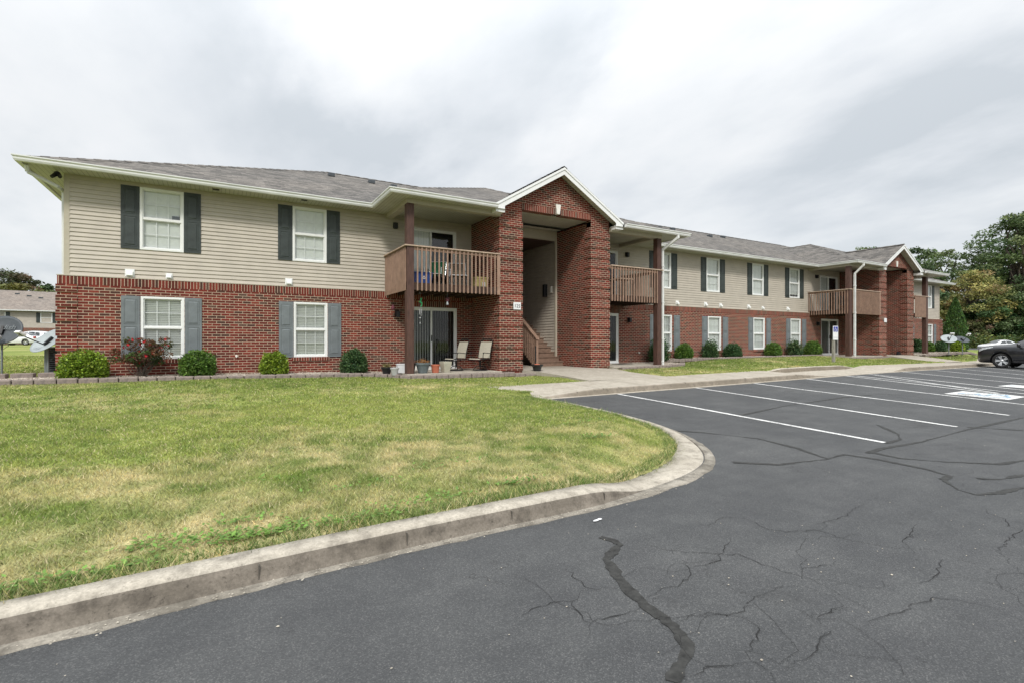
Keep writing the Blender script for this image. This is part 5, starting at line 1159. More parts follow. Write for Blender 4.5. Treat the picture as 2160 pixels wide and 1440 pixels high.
    for x in (fx, rx):
        for s in (-1, 1):
            if w0 is None:
                ty.lathe(pr, (0, 0, 0), 36); del ty.f[-2:]; del ty.m[-2:]; w0 = obj('wheel', ty, 'rubber', e, smooth=False); q = w0
                rm = MB(); rr_ = tr * .71
                rm.lathe([(rr_ * .97, .02), (rr_, .10), (rr_ * .93, .112), (rr_ * .90, .09), (rr_ * .88, .02)], (0, 0, 0), 36); del rm.f[-2:]; del rm.m[-2:]
                for k in range(5):
                    for dd in (-.17, .17):
                        a = 2 * PI * k / 5 + dd; a2 = 2 * PI * k / 5 + dd * .75; w_ = rr_ * .095; n_ = Vector((-math.sin(a), math.cos(a), 0)) * w_; p = Vector((math.cos(a2) * rr_ * .16, math.sin(a2) * rr_ * .16, .085)); q2 = Vector((math.cos(a) * rr_ * .93, math.sin(a) * rr_ * .93, .10)); dn = Vector((0, 0, -.04))
                        rm.quad(p - n_, q2 - n_, q2 + n_, p + n_); rm.quad(p - n_, q2 - n_, q2 - n_ + dn, p - n_ + dn); rm.quad(p + n_, q2 + n_, q2 + n_ + dn, p + n_ + dn)
                rm.lathe([(rr_ * .2, .04), (rr_ * .2, .09), (rr_ * .12, .10)], (0, 0, 0), 14); obj('rim', rm, 'chrome', w0, recalc=False); bd = MB(); bd.lathe([(rr_ * .5, -.02), (rr_ * .88, .0), (rr_ * .88, .02), (rr_ * .45, .03)], (0, 0, 0), 24); obj('brake_disc', bd, 'darkgrey', w0)
            else: q = dup(w0, e)
            q.location = (x, s * (hw - .115), tr); q.rotation_euler = (-s * PI / 2, 0, .3)
    if detail:
        for s in (-1, 1):
            m = MB(); m.tube((-1.62, s * (hw - .06), 1.06), (-1.66, s * (hw + .13), 1.10), .03, .03, 8); o_ = len(m.v); m.lathe([(0, -.10), (.07, -.09), (.10, -.03), (.10, .05), (.06, .10), (0, .11)], (-1.66, s * (hw + .15), 1.12), 14, .75, 1.1); obj('side_mirror', m, 'car_grey' if paint == 'car_grey' else paint, e, smooth=True)
            # headlight: swept lens following the front corner
            g = MB()
            for (u0, u1) in ((.13, .22), (.22, .32), (.32, .43), (.43, .55), (.55, .68)):
                def HP(x, t):
                    st = [float(np.interp(x, S[:, 0], S[:, k])) for k in range(6)]; p = sec(st); a, b = p[5], p[7]; y = a[0] + (b[0] - a[0]) * t; z = a[1] - .05 + (b[1] - a[1] + .06) * t; return (-x + .016, s * (y + .022), z)
                lo0 = .05 + (u0 - .13) * 1.15; lo1 = .05 + (u1 - .13) * 1.15
                g.quad(HP(u0, lo0), HP(u1, lo1), HP(u1, .86), HP(u0, .86))
            obj('headlight', g, 'lens', e, smooth=True, recalc=False)
            f = MB(); st = [float(np.interp(.17, S[:, 0], S[:, k])) for k in range(6)]; f.lathe([(0, 0), (.05, 0), (.045, .012), (.0, .016)], (0, 0, 0), 12); o_ = obj('fog_light', f, 'lens', e); o_.location = (-.125, s * (st[1] - .05), .46); o_.rotation_euler = (0, PI / 2 * .75, s * .75)
            d = MB()
            for x in (1.42, 2.48, 3.5):
                pp = [(-x, s * (float(np.interp(x, S[:, 0], S[:, 1])) * k_ + .002), z) for k_, z in ((.975, .34), (1.0, .5), (1.0, .72), (.985, .93), (.945, 1.0))]
                for a, b in zip(pp[:-1], pp[1:]): d.quad(a, b, (b[0] - .010, b[1], b[2]), (a[0] - .010, a[1], a[2]))
            obj('door_seam', d, 'blackplastic', e, recalc=False)
            h = MB()
            for x in (2.2, 3.25): h.box(-x - .18, -x, s * (hw * .985) - .01, s * (hw * .985) + .035, .88, .915)
            obj('door_handle', h, paint, e, bevel=.008)
            k = MB(); k.box(rx + tr + .08, fx - tr - .08, s * (hw - .03) - .02, s * (hw - .03) + .035, .27, .36); obj('side_sill', k, 'blackplastic', e, bevel=.012)
            c_ = MB(); c_.box(-3.9, -1.55, s * (hw * .95) - .004, s * (hw * .95) + .006, 1.008, 1.026); obj('chrome_strip', c_, 'chrome', e)
        g = MB(); g.box(-.035, .02, -.48, .48, .60, .76); g.box(-.03, .03, -.40, .40, .36, .50); obj('grille', g, 'blackplastic', e, bevel=.015)
        g = MB(); g.box(-.0, .035, -.16, .16, .50, .60); obj('plate_holder', g, 'blackplastic', e)
    for s in (-1, 1):
        g = MB(); xr = tab[-1][0]; hwr = tab[-2][1]; g.box(-xr + .005, -xr + .22, s * (hwr - .16), s * (hwr + .0), .82, 1.02); obj('tail_light', g, 'red', e, bevel=.02)
    return e
MT['carglass'] = simple('car_glass', (.018, .022, .024), .04, 0, var=.1, spec=1.0)
SUV = [(0, .66, .32, .76, .84, .58), (.06, .78, .26, .88, .97, .68), (.22, .86, .24, .98, 1.06, .76), (.62, .905, .24, 1.03, 1.12, .79), (1.22, .915, .24, 1.06, 1.16, .78), (1.42, .92, .24, 1.06, 1.22, .75), (2.12, .92, .22, 1.02, 1.60, .61), (2.9, .92, .22, 1.04, 1.68, .61), (3.8, .92, .22, 1.06, 1.65, .60), (4.35, .90, .24, 1.08, 1.53, .58), (4.62, .87, .28, 1.0, 1.22, .68), (4.77, .80, .38, .85, .95, .66)]
SED = [(0, .55, .34, .52, .60, .48), (.08, .72, .24, .62, .72, .62), (.30, .83, .19, .74, .80, .72), (.8, .88, .18, .82, .90, .76), (1.3, .90, .18, .88, .96, .77), (1.5, .90, .18, .89, 1.0, .74), (2.25, .90, .18, .91, 1.38, .56), (2.9, .90, .18, .92, 1.44, .56), (3.5, .90, .18, .93, 1.38, .55), (4.1, .89, .2, .95, 1.08, .66), (4.6, .86, .24, .90, 1.0, .70), (4.8, .76, .36, .75, .88, .62)]
gz = float(hA(33.5, 9.4))
car('parked_suv', (34.42, 10.40, .22), PI / 2, 'dark grey SUV parked nose in at the far end of the lot', 'car_grey', SUV, (.97, 2.86), .36, (1.36, 2.05, 4.42, 4.58), [(1.72, 2.72, 2.22, 2.72, .08, .93), (2.80, 3.62, 2.80, 3.56, .08, .93), (3.68, 4.28, 3.62, 4.10, .12, .90)])
car('parked_sedan', (*at(2070, 70), .33), math.radians(150), 'white sedan parked behind the dark SUV', 'car_white', SED, (.95, 2.75), .33, (1.42, 2.2, 3.6, 4.15), [(1.75, 2.75, 2.30, 2.75, .08, .92), (2.82, 3.7, 2.82, 3.45, .08, .92)], detail=False)
CG = 'cars parked before the neighbouring block'
def farcar(px, zd, rz, label, paint, tab, nm='parked_car'):
    x, y = at(px, zd); z = float(lawnz(x, y)) - .02; suv = tab is SUV
    return car(nm, (x, y, z), rz, label, paint, tab, (.95, 2.8), .34, (1.36, 2.05, 4.42, 4.58) if suv else (1.42, 2.2, 3.6, 4.15), [(1.72, 2.72, 2.22, 2.72, .08, .93), (2.80, 3.62, 2.80, 3.56, .08, .93), (3.68, 4.28, 3.62, 4.10, .12, .90)] if suv else [(1.75, 2.75, 2.30, 2.75, .08, .92), (2.82, 3.7, 2.82, 3.45, .08, .92)], CG, False)
farcar(24, 60, PI - .55 + .0, 'white crossover parked across the far lawn, seen between the two dishes', 'car_white', SUV)
farcar(82, 63, PI + 1.0, 'silver car parked right of the white crossover across the far lawn', 'car_silver', SED)
farcar(-6, 58, PI - .45, 'white sedan parked left of the white crossover, half behind the dark dish', 'car_white', SED)
farcar(112, 66, PI + 1.1, 'dark red car nearly hidden behind the brick corner', 'car_red', SED)
# ------------------------------------------------------------------ satellite dishes
def dish(loc, hz, rad, yaw, tilt, mat, label, word=None, armlen=.55, polemat='grey_metal', group='satellite dishes'):
    e = empty('satellite_dish', loc, label, 'satellite dish', group)
    m = MB(); m.tube((0, 0, -.05), (0, 0, hz), .026, .026, 10); m.path([(0, 0, hz - .25), (.10, .05, hz - .30), (.13, .04, hz - .42), (.03, .0, hz - .52)], .006, 5); obj('pole', m, polemat, e)
    R_ = Matrix.Rotation(yaw, 4, 'Z') @ Matrix.Rotation(tilt, 4, 'X')     # dish faces local -Y
    d = MB(); rings = 7; n = 32
    for side, off in ((0, 0), (1, .012)):
        for k in range(rings + 1):
            t = k / rings
            for i in range(n):
                a = 2 * PI * i / n; x, z = rad * 1.12 * t * math.cos(a), rad * t * math.sin(a); d.v.append((x, -.16 * rad * t * t + .05 + off, z))
    for side in (0, 1):
        b = side * (rings + 1) * n
        for k in range(rings):
            for i in range(n): j = (i + 1) % n; d.f.append((b + k * n + i, b + k * n + j, b + (k + 1) * n + j, b + (k + 1) * n + i)); d.m.append(0)
    b = (rings + 1) * n
    for i in range(n): j = (i + 1) % n; d.f.append((rings * n + i, rings * n + j, b + rings * n + j, b + rings * n + i)); d.m.append(0)
    ref = obj('reflector', d, mat, e, smooth=True); ML = Matrix.Translation((0, 0, hz)) @ R_; ref.matrix_local = ML
    m = MB(); m.tube((0, .06, -rad * .3), (0, -armlen, -rad * .72), .014, .014, 8); m.box(-.03, .03, -.02, .08, -.12, .12); a_ = obj('feed_arm', m, 'black', e); a_.matrix_local = ML
    m = MB(); m.tube((-.07, -armlen - .02, -rad * .66), (-.07, -armlen + .09, -rad * .60), .035, .05, 10); m.tube((.07, -armlen - .02, -rad * .66), (.07, -armlen + .09, -rad * .60), .035, .05, 10); m.box(-.10, .10, -armlen - .07, -armlen - .02, -rad * .74, -rad * .58); l_ = obj('receiver', m, 'signwhite', e, bevel=.008); l_.matrix_local = ML
    if word:
        cu = bpy.data.curves.new('lettering', 'FONT'); cu.body = word; cu.size = .20; cu.extrude = .0015; cu.align_x = 'CENTER'; cu.shear = .25; cu.materials.append(MT['shutter_grey']); o = textmesh(cu); o.parent = e
        o.matrix_local = ML @ Matrix.Translation((rad * .30, -.005, rad * .05)) @ Matrix.Rotation(PI / 2, 4, 'X')
    return e
dish((-5.22, 19.0, .60), 1.22, .43, -.25, -.42, 'darkgrey', 'dark grey satellite dish with faint lettering, cut off by the left edge of the photo', 'dish', .2)
dish((-3.88, 17.3, .62), .92, .42, -.85, -.75, 'dishgrey', 'pale grey satellite dish whose black arm points left beside the brick corner')
dish((37.75, 12.95, .80), .90, .35, -.95, -.85, 'dishgrey', 'pale grey satellite dish right of the far brick corner, before the column evergreen', None, .55)
dish((39.1, 12.75, .80), .86, .33, -.6, -.95, 'darkgrey', 'dark satellite dish with white receiver, rightmost on the far lawn', None, .5)
# air conditioner at the left side wall
e = empty('air_conditioner', (-3.74, 18.1, .62), 'grey louvred air conditioner unit beside the left brick corner', 'air conditioner')
mb = MB(); mb.box(-.32, -.26, -.36, .36, 0, .70); mb.box(.26, .32, -.36, .36, 0, .70); mb.box(-.32, .32, -.36, .36, .70, .75); mb.box(-.26, .26, -.36, -.33, 0, .06); mb.box(-.26, .26, .30, .36, 0, .70); obj('casing', mb, 'grey_metal', e, bevel=.01)
mb = MB(); mb.box(-.25, .25, -.25, .28, .02, .69); obj('core', mb, 'black', e)
mb = MB()
for k in range(11): z = .08 + k * .057; mb.quad((-.26, -.37, z), (.26, -.37, z), (.26, -.33, z + .028), (-.26, -.33, z + .028))
obj('louvre', mb, 'grey_metal', e, recalc=False)
# ------------------------------------------------------------------ accessible parking sign
sx, sy = 23.9, 12.33; sz = float(lawnz(sx, sy)); e = empty('parking_sign', (sx, sy, sz), 'blue and white accessible parking sign on a weathered wooden post', 'sign')
mb = MB(); mb.box(-.10, .0, -.045, .045, -.1, 1.02); mb.box(-.0, .055, -.04, .04, -.1, 1.28); obj('post', mb, 'wood_grey', e, bevel=.006)
a = -math.radians(12)
def sgn(name, b, mat): o = obj(name, b, mat, e, bevel=.0); o.rotation_euler.z = a; return o
SG = MB(); SG.box(-.15, .15, -.085, -.07, 1.00, 1.62); sp = sgn('sign_panel', SG, 'signwhite')
SG = MB(); SG.box(-.125, .125, -.089, -.086, 1.36, 1.59); sgn('blue_field', SG, 'signblue')
SG = MB()
def stk(p, q, w): p, q = Vector((p[0], 0, p[1])), Vector((q[0], 0, q[1])); d = (q - p).normalized() * w; n_ = Vector((-d.z, 0, d.x)); SG.quad(*[(v.x, -.091, v.z) for v in (p - d + n_, q + d + n_, q + d - n_, p - d - n_)])
ang = np.linspace(2.3, 6.1, 11)
for t0, t1 in zip(ang[:-1], ang[1:]): stk((-.012 + .055 * math.cos(t0), 1.440 + .055 * math.sin(t0)), (-.012 + .055 * math.cos(t1), 1.440 + .055 * math.sin(t1)), .008)
stk((-.015, 1.525), (-.005, 1.465), .011); stk((-.005, 1.463), (.04, 1.463), .010); stk((.045, 1.46), (.065, 1.41), .009); stk((-.01, 1.50), (.03, 1.498), .007)
SG.quad(*[(-.018 + .017 * math.cos(t), -.091, 1.557 + .017 * math.sin(t)) for t in np.linspace(0, 2 * PI, 12, endpoint=False)]); sgn('wheelchair_symbol', SG, 'signwhite')
SG = MB(); SG.box(-.145, .145, -.088, -.0865, 1.105, 1.115); SG.box(-.11, .11, -.088, -.0865, 1.30, 1.305); sgn('sign_line', SG, 'grey_metal')
# ------------------------------------------------------------------ patio and balcony belongings
def pot(x, y, z, r0, r1, h, mat, label, name='plant_pot', rim=True, square=False, plant=None, group=None):
    e = empty(name, (x, y, z), label, 'plant pot', group); m = MB(); n = 4 if square else 22
    pr = [(r0 * .6, .0), (r0, .0), (r1 * (.97 if rim else 1), h * .80), (r1 * (1.07 if rim else 1.0), h * .80), (r1 * (1.10 if rim else 1.02), h), (r1 * .98, h), (r1 * .92, h * .86)]
    m.lathe(pr, (0, 0, 0), n); del m.f[-1]; del m.m[-1]; o = obj('shell', m, mat, e, smooth=False, recalc=False, bevel=.004)
    if square: o.rotation_euler.z = PI / 4 + .15
    s = MB(); s.lathe([(0, h * .84), (r1 * .93, h * .85)], (0, 0, 0), n); so = obj('soil', s, 'bark', e); so.rotation_euler.z = o.rotation_euler.z
    if plant:
        r = np.random.default_rng(int(abs(x) * 100)); P = r.normal(size=(240, 3)) * (r1 * .45, r1 * .45, .035) + (0, 0, h + .04); V, F, C = leaves(P, .022, np.array([plant]) * np.ones((240, 1)), r, 1.4, .4, .35); npmesh('plant', V, F, 'leaf', e, C)
    return e
PG = 'plant pots on the first patio'
pot(4.13, 14.35, .58, .10, .15, .20, 'blackplastic', 'small black pot with dry plants against the brick left of the post', plant=(.16, .14, .05), group=PG)
pot(4.26, 14.0, .56, .075, .115, .22, 'greypot', 'small light grey pot left of the brown post', group=PG)
pot(4.86, 14.4, .60, .11, .16, .28, 'blackplastic', 'black pot standing behind the brown post', plant=(.30, .12, .08), group=PG)
pot(5.09, 13.98, .60, .125, .20, .30, 'bluepot', 'large slate blue ribbed pot with dry orange plants', plant=(.34, .17, .06), group=PG)
pot(5.48, 13.98, .60, .095, .125, .24, 'terracotta', 'terracotta pot between the blue pot and the beige pot', group=PG)
pot(5.81, 14.0, .60, .12, .19, .32, 'beigepot', 'tall beige square tapered pot right of the terracotta pot', rim=False, square=True, group=PG)
mb = MB(); mb.box(-.15, .15, -.1, .1, 0, .24); mb.box(-.16, .16, -.11, .11, .24, .27); tag(obj('storage_tub', mb, 'signwhite', bevel=.012, loc=(4.58, 14.32, .60)), 'white plastic tub standing behind the base of the brown post', 'tub')
mb = MB(); mb.box(-.30, .30, -.18, .18, 0, .09); mb.box(-.24, .24, -.13, .13, .09, .15); tag(obj('door_step', mb, 'cream', bevel=.008, loc=(5.6, 15.6, .60)), 'low white step below the ground-floor sliding door', 'step')
# black planter with a slim black pole by the stairs
e = empty('planter', (8.82, 13.62, .55), 'black planter bowl with a slim black pole at the foot of the stairs', 'planter')
m = MB(); m.lathe([(.08, 0), (.12, .01), (.145, .15), (.20, .20), (.205, .235), (.17, .235), (.10, .18)], (0, 0, 0), 20); del m.f[-1]; del m.m[-1]; obj('bowl', m, 'blackplastic', e, recalc=False)
m = MB(); m.lathe([(0, .26), (.06, .25), (.16, .20)], (0, 0, 0), 16); obj('soil', m, 'terracotta', e)
m = MB(); m.tube((.02, .12, .1), (.02, .12, .82), .022, .022, 8); obj('pole', m, 'black', e)
e = empty('broom', (33.2, 14.1, .75), 'dark broom standing against the inner wall of the second entrance', 'broom'); m = MB(); m.tube((1.5, .2, .12), (1.55, .45, 1.15), .018, .018, 8); obj('handle', m, 'post', e); m = MB(); m.prism([(1.33, 0), (1.70, 0), (1.56, .2), (1.46, .2)], 1, .12, .24); obj('bristles', m, 'blackplastic', e)
# swivel sling chairs
def swivel(loc, rz, label):
    e = empty('patio_chair', loc, label, 'chair', 'sling chairs on the first patio', rz); W2 = .27
    # local +x is forward
    seat = [(.30, .40), (.26, .425), (.15, .41), (0, .395), (-.16, .385)]; back = [(-.20, .44), (-.225, .60), (-.27, .80), (-.335, 1.0)]
    m = MB()
    for a, b in zip(seat[:-1], seat[1:]): m.quad((a[0], -W2, a[1]), (b[0], -W2, b[1]), (b[0], W2, b[1]), (a[0], W2, a[1])); m.quad((a[0], -W2, a[1] - .006), (b[0], -W2, b[1] - .006), (b[0], W2, b[1] - .006), (a[0], W2, a[1] - .006))
    obj('seat', m, 'sling', e, smooth=True, recalc=False); m = MB()
    for a, b in zip(back[:-1], back[1:]): m.quad((a[0], -W2, a[1]), (b[0], -W2, b[1]), (b[0], W2, b[1]), (a[0], W2, a[1])); m.quad((a[0] - .008, -W2, a[1]), (b[0] - .008, -W2, b[1]), (b[0] - .008, W2, b[1]), (a[0] - .008, W2, a[1]))
    obj('backrest', m, 'sling', e, smooth=True, recalc=False); m = MB()
    for s in (-1, 1):
        y = s * (W2 + .012); m.path([(.33, y, .36), (.30, y, .405), (.15, y, .405), (-.16, y, .385), (-.21, y, .42), (-.24, y, .62), (-.285, y, .82), (-.36, y, 1.06)], .014, 6)
        m.path([(.16, y, .40), (.16, y * 1.08, .60), (.12, y * 1.12, .63), (-.20, y * 1.12, .60), (-.245, y, .62)], .013, 6); m.lathe([(0, -.02), (.03, 0), (0, .02)], (.165, y * 1.1, .62), 8)
    m.tube((-.36, -W2 - .01, 1.06), (-.36, W2 + .01, 1.06), .013, .013, 6); m.tube((.33, -W2, .36), (.33, W2, .36), .012, .012, 6)
    for k in range(9):   # wrought leaf crest
        y = -.2 + .05 * k; m.lathe([(0, -.02), (.016, 0), (0, .02)], (-.37, y, 1.09 + .015 * (k % 2)), 6, 1, 1.6)
    m.path([(-.36, -.2, 1.07), (-.365, -.1, 1.12), (-.365, 0, 1.10), (-.365, .1, 1.12), (-.36, .2, 1.07)], .007, 5); obj('frame', m, 'black', e); m = MB()
    m.tube((0, 0, .12), (0, 0, .36), .03, .04, 12); m.path([(.14, -.1, .36), (-.12, -.12, .30), (.13, .1, .28), (-.13, .12, .36)], .012, 6)
    for k in range(4): a = PI / 4 + k * PI / 2; m.path([(0, 0, .17), (.13 * math.cos(a), .13 * math.sin(a), .15), (.25 * math.cos(a), .25 * math.sin(a), .02)], .014, 6)
    P = [(.255 * math.cos(t), .255 * math.sin(t), .016) for t in np.linspace(0, 2 * PI, 25)]; m.path(P, .014, 6); obj('swivel_base', m, 'black', e); e.scale = (.9, .9, .9)
swivel((6.47, 14.72, .60), PI - .25 + .45, 'beige sling swivel chair nearer the sliding door'); swivel((7.17, 14.42, .60), PI + .35, 'beige sling swivel chair nearer the brick tower')
# hanging things
e = empty('wind_chime', (5.06, 14.15, 2.99), 'green hummingbird wind chime hanging under the first balcony', 'wind chime')
m = MB(); m.tube((0, 0, 0), (0, 0, -.48), .002, .002, 4); m.path([(.02 * math.cos(t), 0, -.07 + .028 * math.sin(t)) for t in np.linspace(0, 2 * PI, 12)], .006, 5); m.tube((.03, 0, -.48), (.0, 0, -.95), .0015, .0015, 4); obj('cord', m, 'grey_metal', e)
m = MB(); m.tube((-.02, 0, -.31), (.05, 0, -.35), .018, .03, 8); m.tube((.05, 0, -.35), (.065, 0, -.40), .03, .015, 8); m.tube((.065, 0, -.40), (.03, 0, -.46), .012, .02, 6); m.quad((-.01, 0, -.32), (.03, .01, -.33), (.055, .03, -.20), (.04, .03, -.18)); m.quad((-.01, -.01, -.32), (.03, -.01, -.33), (.06, -.03, -.22), (.045, -.03, -.2)); obj('hummingbird', m, 'birdgreen', e)
m = MB(); m.tube((-.09, 0, -.30), (-.02, 0, -.31), .003, .008, 6); m.lathe([(0, -.02), (.02, 0), (0, .02)], (-.015, 0, -.305), 8); obj('bird_head', m, 'yellow', e)
m = MB(); m.lathe([(0, -.01), (.045, -.008), (.045, 0), (0, .0)], (.02, 0, -.50), 12)
for k in range(5): a = 2 * PI * k / 5; m.tube((.02 + .035 * math.cos(a), .035 * math.sin(a), -.52), (.02 + .035 * math.cos(a), .035 * math.sin(a), -.74 + .02 * k), .006, .006, 6)
m.lathe([(0, 0), (.03, .0), (.03, .03), (0, .03)], (.005, 0, -.80), 8); m.box(-.005, .02, -.004, .004, -.96, -.91); obj('chime_tube', m, 'chrome', e)
e = empty('bird_feeder', (5.93, 14.15, 2.99), 'small maroon and clear bird feeder hanging under the balcony right of the chime', 'bird feeder')
m = MB(); m.tube((0, 0, 0), (0, 0, -.16), .004, .004, 5); obj('cord', m, 'grey_metal', e)
m = MB(); m.lathe([(0, -.15), (.03, -.155), (.075, -.175), (.075, -.185), (.0, -.19)], (0, 0, 0), 14); m.lathe([(0, -.27), (.05, -.265), (.055, -.20), (.0, -.19)], (0, 0, 0), 14); obj('feeder_top', m, 'maroon', e)
m = MB(); m.lathe([(0, -.27), (.022, -.28), (.04, -.36), (.04, -.37), (0, -.37)], (0, 0, 0), 12); obj('feeder_bottle', m, 'lens', e)
e = empty('garden_lantern', (4.72, 13.80 + 1.9, 2.62), 'small maroon hanging ornament left of the post near the wall lamp', 'ornament'); m = MB(); m.lathe([(0, -.12), (.05, -.1), (.065, -.03), (.02, .02), (.015, .06), (0, .08)], (0, 0, 0), 12); obj('globe', m, 'maroon', e)
# balcony items
zb = 3.2
e = empty('recycling_bin', (5.27, 14.55, zb), 'blue plastic recycling tote with a white arrows emblem on the first balcony', 'bin')
m = MB(); m.prism([(-.24, 0), (.24, 0), (.28, .36), (-.28, .36)], 1, -.17, .17); m.box(-.30, .30, -.19, .19, .36, .39); obj('tub', m, 'bluebin', e, bevel=.01)
m = MB()
for k in range(3):
    a = PI / 2 + k * 2 * PI / 3; p = Vector((.055 * math.cos(a), 0, .055 * math.sin(a))); q = Vector((.055 * math.cos(a + 2.09), 0, .055 * math.sin(a + 2.09))); u = p.lerp(q, .15); v = p.lerp(q, .72); d = (q - p).normalized(); n_ = Vector((-d.z, 0, d.x)) * .012
    for A in ((u + n_, v + n_, v - n_, u - n_), (v + n_ * 2, v + d * .028, v - n_ * 2)): m.quad(*[(w.x, -.176, w.z + .22) for w in A])
obj('recycling_emblem', m, 'signwhite', e, recalc=False)
def lawnchair(loc, rz, label, web):
    e = empty('folding_chair', loc, label, 'chair', 'folding chairs on the first balcony', rz); m = MB()
    for y in (-.27, .27): m.path([(.28, y, 0), (-.22, y, .42), (-.34, y, .86)], .012, 6); m.path([(-.28, y, 0), (.26, y, .40), (.24, y, .60), (-.24, y, .60)], .012, 6); m.path([(-.2, y, .38), (.24, y, .40)], .012, 6)
    for p in ((.28, 0), (-.28, 0), (.24, .40), (-.34, .86)): m.tube((p[0], -.27, p[1] + .01), (p[0], .27, p[1] + .01), .012, .012, 6)
    obj('frame', m, 'chrome', e); m = MB()
    for k in range(6): a = .42 + .075 * k; t = (a - .42) / .44; x = -.22 - .12 * t; m.box(x - .012, x - .006, -.27, .27, a, a + .058)
    for k in range(6): m.box(-.2 + .075 * k, -.2 + .075 * k + .058, -.27, .27, .395, .401)
    for k in range(6): y = -.25 + .085 * k; m.box(-.22, .24, y, y + .05, .402, .406); m.quad((-.222, y, .42), (-.222, y + .05, .42), (-.335, y + .05, .86), (-.335, y, .86))
    obj('webbing', m, web, e); return e
lawnchair((5.85, 14.95, zb), PI + .9, 'green webbed folding chair beside the blue tote on the balcony', 'greenfab'); lawnchair((6.62, 14.9, zb), -PI / 2 - .3, 'brown woven folding chair in the middle of the balcony', 'plaid')
e = empty('cooler_box', (7.22, 14.5, zb), 'pale yellow plastic cooler box at the right end of the first balcony', 'cooler'); m = MB(); m.prism([(-.20, 0), (.20, 0), (.22, .30), (-.22, .30)], 1, -.15, .15); obj('tub', m, 'yellow', e, bevel=.015); m = MB(); m.box(-.23, .23, -.16, .16, .30, .36); obj('lid', m, 'yellow', e, bevel=.015); m = MB(); m.box(-.01, .10, -.156, -.151, .06, .20); obj('sticker', m, 'signwhite', e)
e = empty('balcony_table', (13.4, 14.7, 3.2), 'small brown table behind the railing of the right balcony', 'table'); m = MB(); m.box(-.35, .35, -.3, .3, .68, .72); obj('tabletop', m, 'railtop', e)
for i, (x, y) in enumerate(((-.3, -.25), (.3, -.25), (-.3, .25), (.3, .25))): m = MB(); m.box(x - .02, x + .02, y - .02, y + .02, 0, .68); obj('leg', m, 'rail', e)
e = empty('low_chair', (30.2, 14.9, 3.2), 'dark low chair behind the railing of the far balcony', 'chair'); m = MB(); m.box(-.28, .28, -.28, .28, .34, .40); obj('seat', m, 'blackplastic', e, bevel=.01); m = MB(); m.box(-.28, .28, .24, .30, .40, .85); obj('backrest', m, 'blackplastic', e, bevel=.01)
for x, y in ((-.25, -.25), (.25, -.25), (-.25, .25), (.25, .25)): m = MB(); m.box(x - .02, x + .02, y - .02, y + .02, 0, .34); obj('leg', m, 'blackplastic', e)
mb = MB(); mb.box(-.35, .35, -.22, .22, 0, .015); tag(obj('door_mat', mb, 'blackplastic', loc=(13.9, 15.2, .626)), 'black door mat before the right ground-floor sliding door', 'mat')
# ------------------------------------------------------------------ sky, sun, camera
SUN_AZ, SUN_EL = math.radians(212), math.radians(43)      # compass style from +Y clockwise: behind-left of the camera
w = bpy.data.worlds.new('World'); sc.world = w; w.use_nodes = True; t = w.node_tree; bg = t.nodes['Background']; out = t.nodes['World Output']
sky = t.nodes.new('ShaderNodeTexSky'); sky.sky_type = 'NISHITA'; sky.sun_disc = False; sky.sun_elevation = SUN_EL; sky.sun_rotation = SUN_AZ
t.links.new(sky.outputs[0], bg.inputs['Color']); bg.inputs['Strength'].default_value = .12
tc = t.nodes.new('ShaderNodeTexCoord'); sp_ = t.nodes.new('ShaderNodeSeparateXYZ'); t.links.new(tc.outputs['Generated'], sp_.inputs[0])
zc = math_(t, 'ADD', math_(t, 'MAXIMUM', sp_.outputs[2], 0), .22); cb = t.nodes.new('ShaderNodeCombineXYZ')
t.links.new(math_(t, 'DIVIDE', sp_.outputs[0], zc), cb.inputs[0]); t.links.new(math_(t, 'DIVIDE', sp_.outputs[1], zc), cb.inputs[1])
mp = t.nodes.new('ShaderNodeMapping'); mp.inputs['Location'].default_value = SKYLOC; mp.inputs['Rotation'].default_value = (0, 0, SKYROT); mp.inputs['Scale'].default_value = (1.0, .62, 1); t.links.new(cb.outputs[0], mp.inputs[0])
n1 = noise(t, mp.outputs[0], 1.1, 8, .56); n2 = noise(t, mp.outputs[0], 3.4, 7, .55)
f = math_(t, 'ADD', math_(t, 'MULTIPLY', n1, .70), math_(t, 'MULTIPLY', n2, .34))
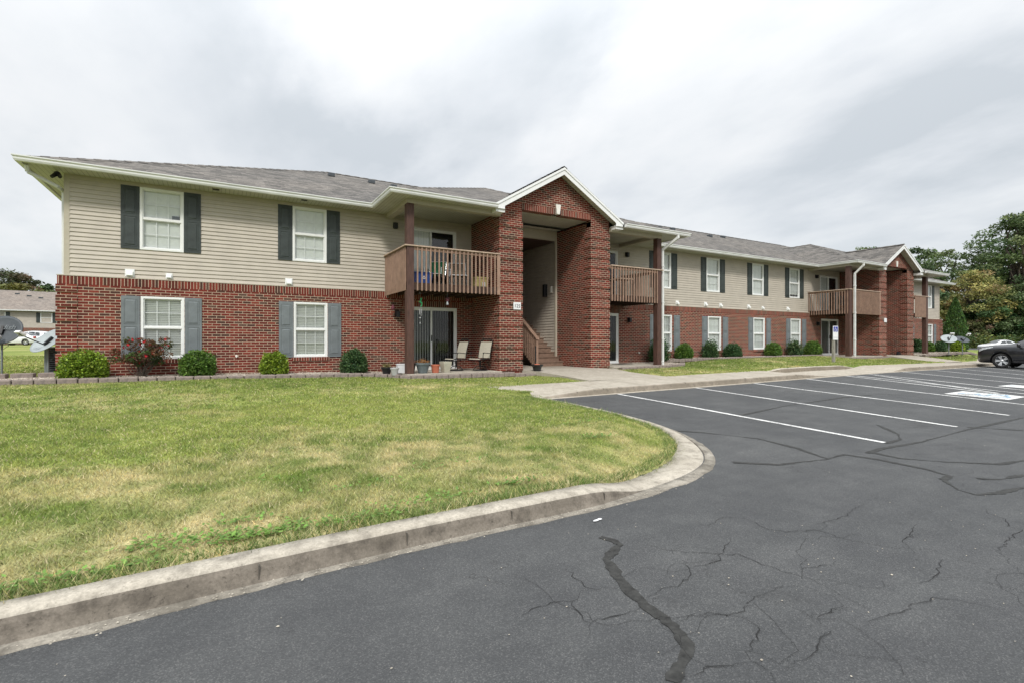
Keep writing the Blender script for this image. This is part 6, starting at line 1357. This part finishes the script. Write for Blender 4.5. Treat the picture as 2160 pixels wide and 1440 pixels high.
# broad cloud banks by azimuth / elevation (degrees), edges frayed by noise
az = math_(t, 'MULTIPLY', math_(t, 'ARCTAN2', sp_.outputs[0], sp_.outputs[1]), 57.296); ev = math_(t, 'MULTIPLY', math_(t, 'ARCSINE', sp_.outputs[2]), 57.296)
az = math_(t, 'ADD', az, math_(t, 'MULTIPLY', math_(t, 'SUBTRACT', n2, .5), 26)); ev = math_(t, 'ADD', ev, math_(t, 'MULTIPLY', math_(t, 'SUBTRACT', n1, .5), 16))
for (a0, e0, ra, re_, rot, amp) in ((1, 24, 9, 7, -.5, -.085), (13, 19, 10, 4, -.5, -.075), (34, 29, 7, 6, .3, -.06), (60, 15, 13, 3.4, .42, -.085), (72, 20, 9, 4, .5, -.06), (68, 9, 14, 3, .1, -.05), (45, 29, 6, 9, .3, .045), (39, 20, 7, 5, .5, .04), (-14, 17, 9, 6, 0, .08), (20, 33, 9, 5, 0, .05), (58, 8, 9, 3, .2, .03), (20, 9, 12, 4, 0, .03)):
    ca, sa = math.cos(rot), math.sin(rot); dx = math_(t, 'SUBTRACT', az, a0); dy = math_(t, 'SUBTRACT', ev, e0)
    u = math_(t, 'DIVIDE', math_(t, 'ADD', math_(t, 'MULTIPLY', dx, ca), math_(t, 'MULTIPLY', dy, sa)), ra); v = math_(t, 'DIVIDE', math_(t, 'SUBTRACT', math_(t, 'MULTIPLY', dy, ca), math_(t, 'MULTIPLY', dx, sa)), re_)
    q = math_(t, 'EXPONENT', math_(t, 'MULTIPLY', math_(t, 'ADD', math_(t, 'MULTIPLY', u, u), math_(t, 'MULTIPLY', v, v)), -1.0)); f = math_(t, 'ADD', f, math_(t, 'MULTIPLY', q, amp))
cl = ramp(t, f, [(.37, (.65, .69, .725)), (.47, (.77, .80, .83)), (.56, (.88, .90, .915)), (.65, (.96, .965, .97))])
# overcast sky: brighter overhead than at the horizon
el = math_(t, 'ADD', .93, math_(t, 'MULTIPLY', math_(t, 'POWER', math_(t, 'MAXIMUM', sp_.outputs[2], 0), 3.5), 2.9))
b2 = t.nodes.new('ShaderNodeBackground'); t.links.new(cl, b2.inputs['Color']); t.links.new(math_(t, 'MULTIPLY', el, SKYS), b2.inputs['Strength'])
mx = t.nodes.new('ShaderNodeMixShader'); mx.inputs[0].default_value = .93; t.links.new(bg.outputs[0], mx.inputs[1]); t.links.new(b2.outputs[0], mx.inputs[2]); t.links.new(mx.outputs[0], out.inputs['Surface'])
L = bpy.data.lights.new('sun', 'SUN'); L.energy = SUNE; L.angle = math.radians(10); L.color = (1, .96, .90); lo = bpy.data.objects.new('sun', L); COL.objects.link(lo)
d = Vector((math.sin(SUN_AZ) * math.cos(SUN_EL), math.cos(SUN_AZ) * math.cos(SUN_EL), math.sin(SUN_EL))); lo.rotation_euler = d.to_track_quat('Z', 'Y').to_euler(); lo.location = d * 60
cam = bpy.data.cameras.new('camera'); cam.sensor_width = 36; cam.lens = 36 * 1060 / 2160; cam.clip_start = .1; cam.clip_end = 3000; cam.shift_y = 1 / 2160
co = bpy.data.objects.new('camera', cam); COL.objects.link(co); co.location = (0, 0, 1.5); co.rotation_euler = (PI / 2, 0, -math.radians(30.07)); sc.camera = co
sc.view_settings.view_transform = 'Standard'; sc.view_settings.look = 'None'; sc.view_settings.exposure = EXPO; sc.view_settings.gamma = 1
sc.cycles.max_bounces = 6; sc.cycles.diffuse_bounces = 3; sc.cycles.glossy_bounces = 3; sc.cycles.transparent_max_bounces = 12; sc.cycles.use_denoising = True; sc.cycles.caustics_reflective = False; sc.cycles.caustics_refractive = False
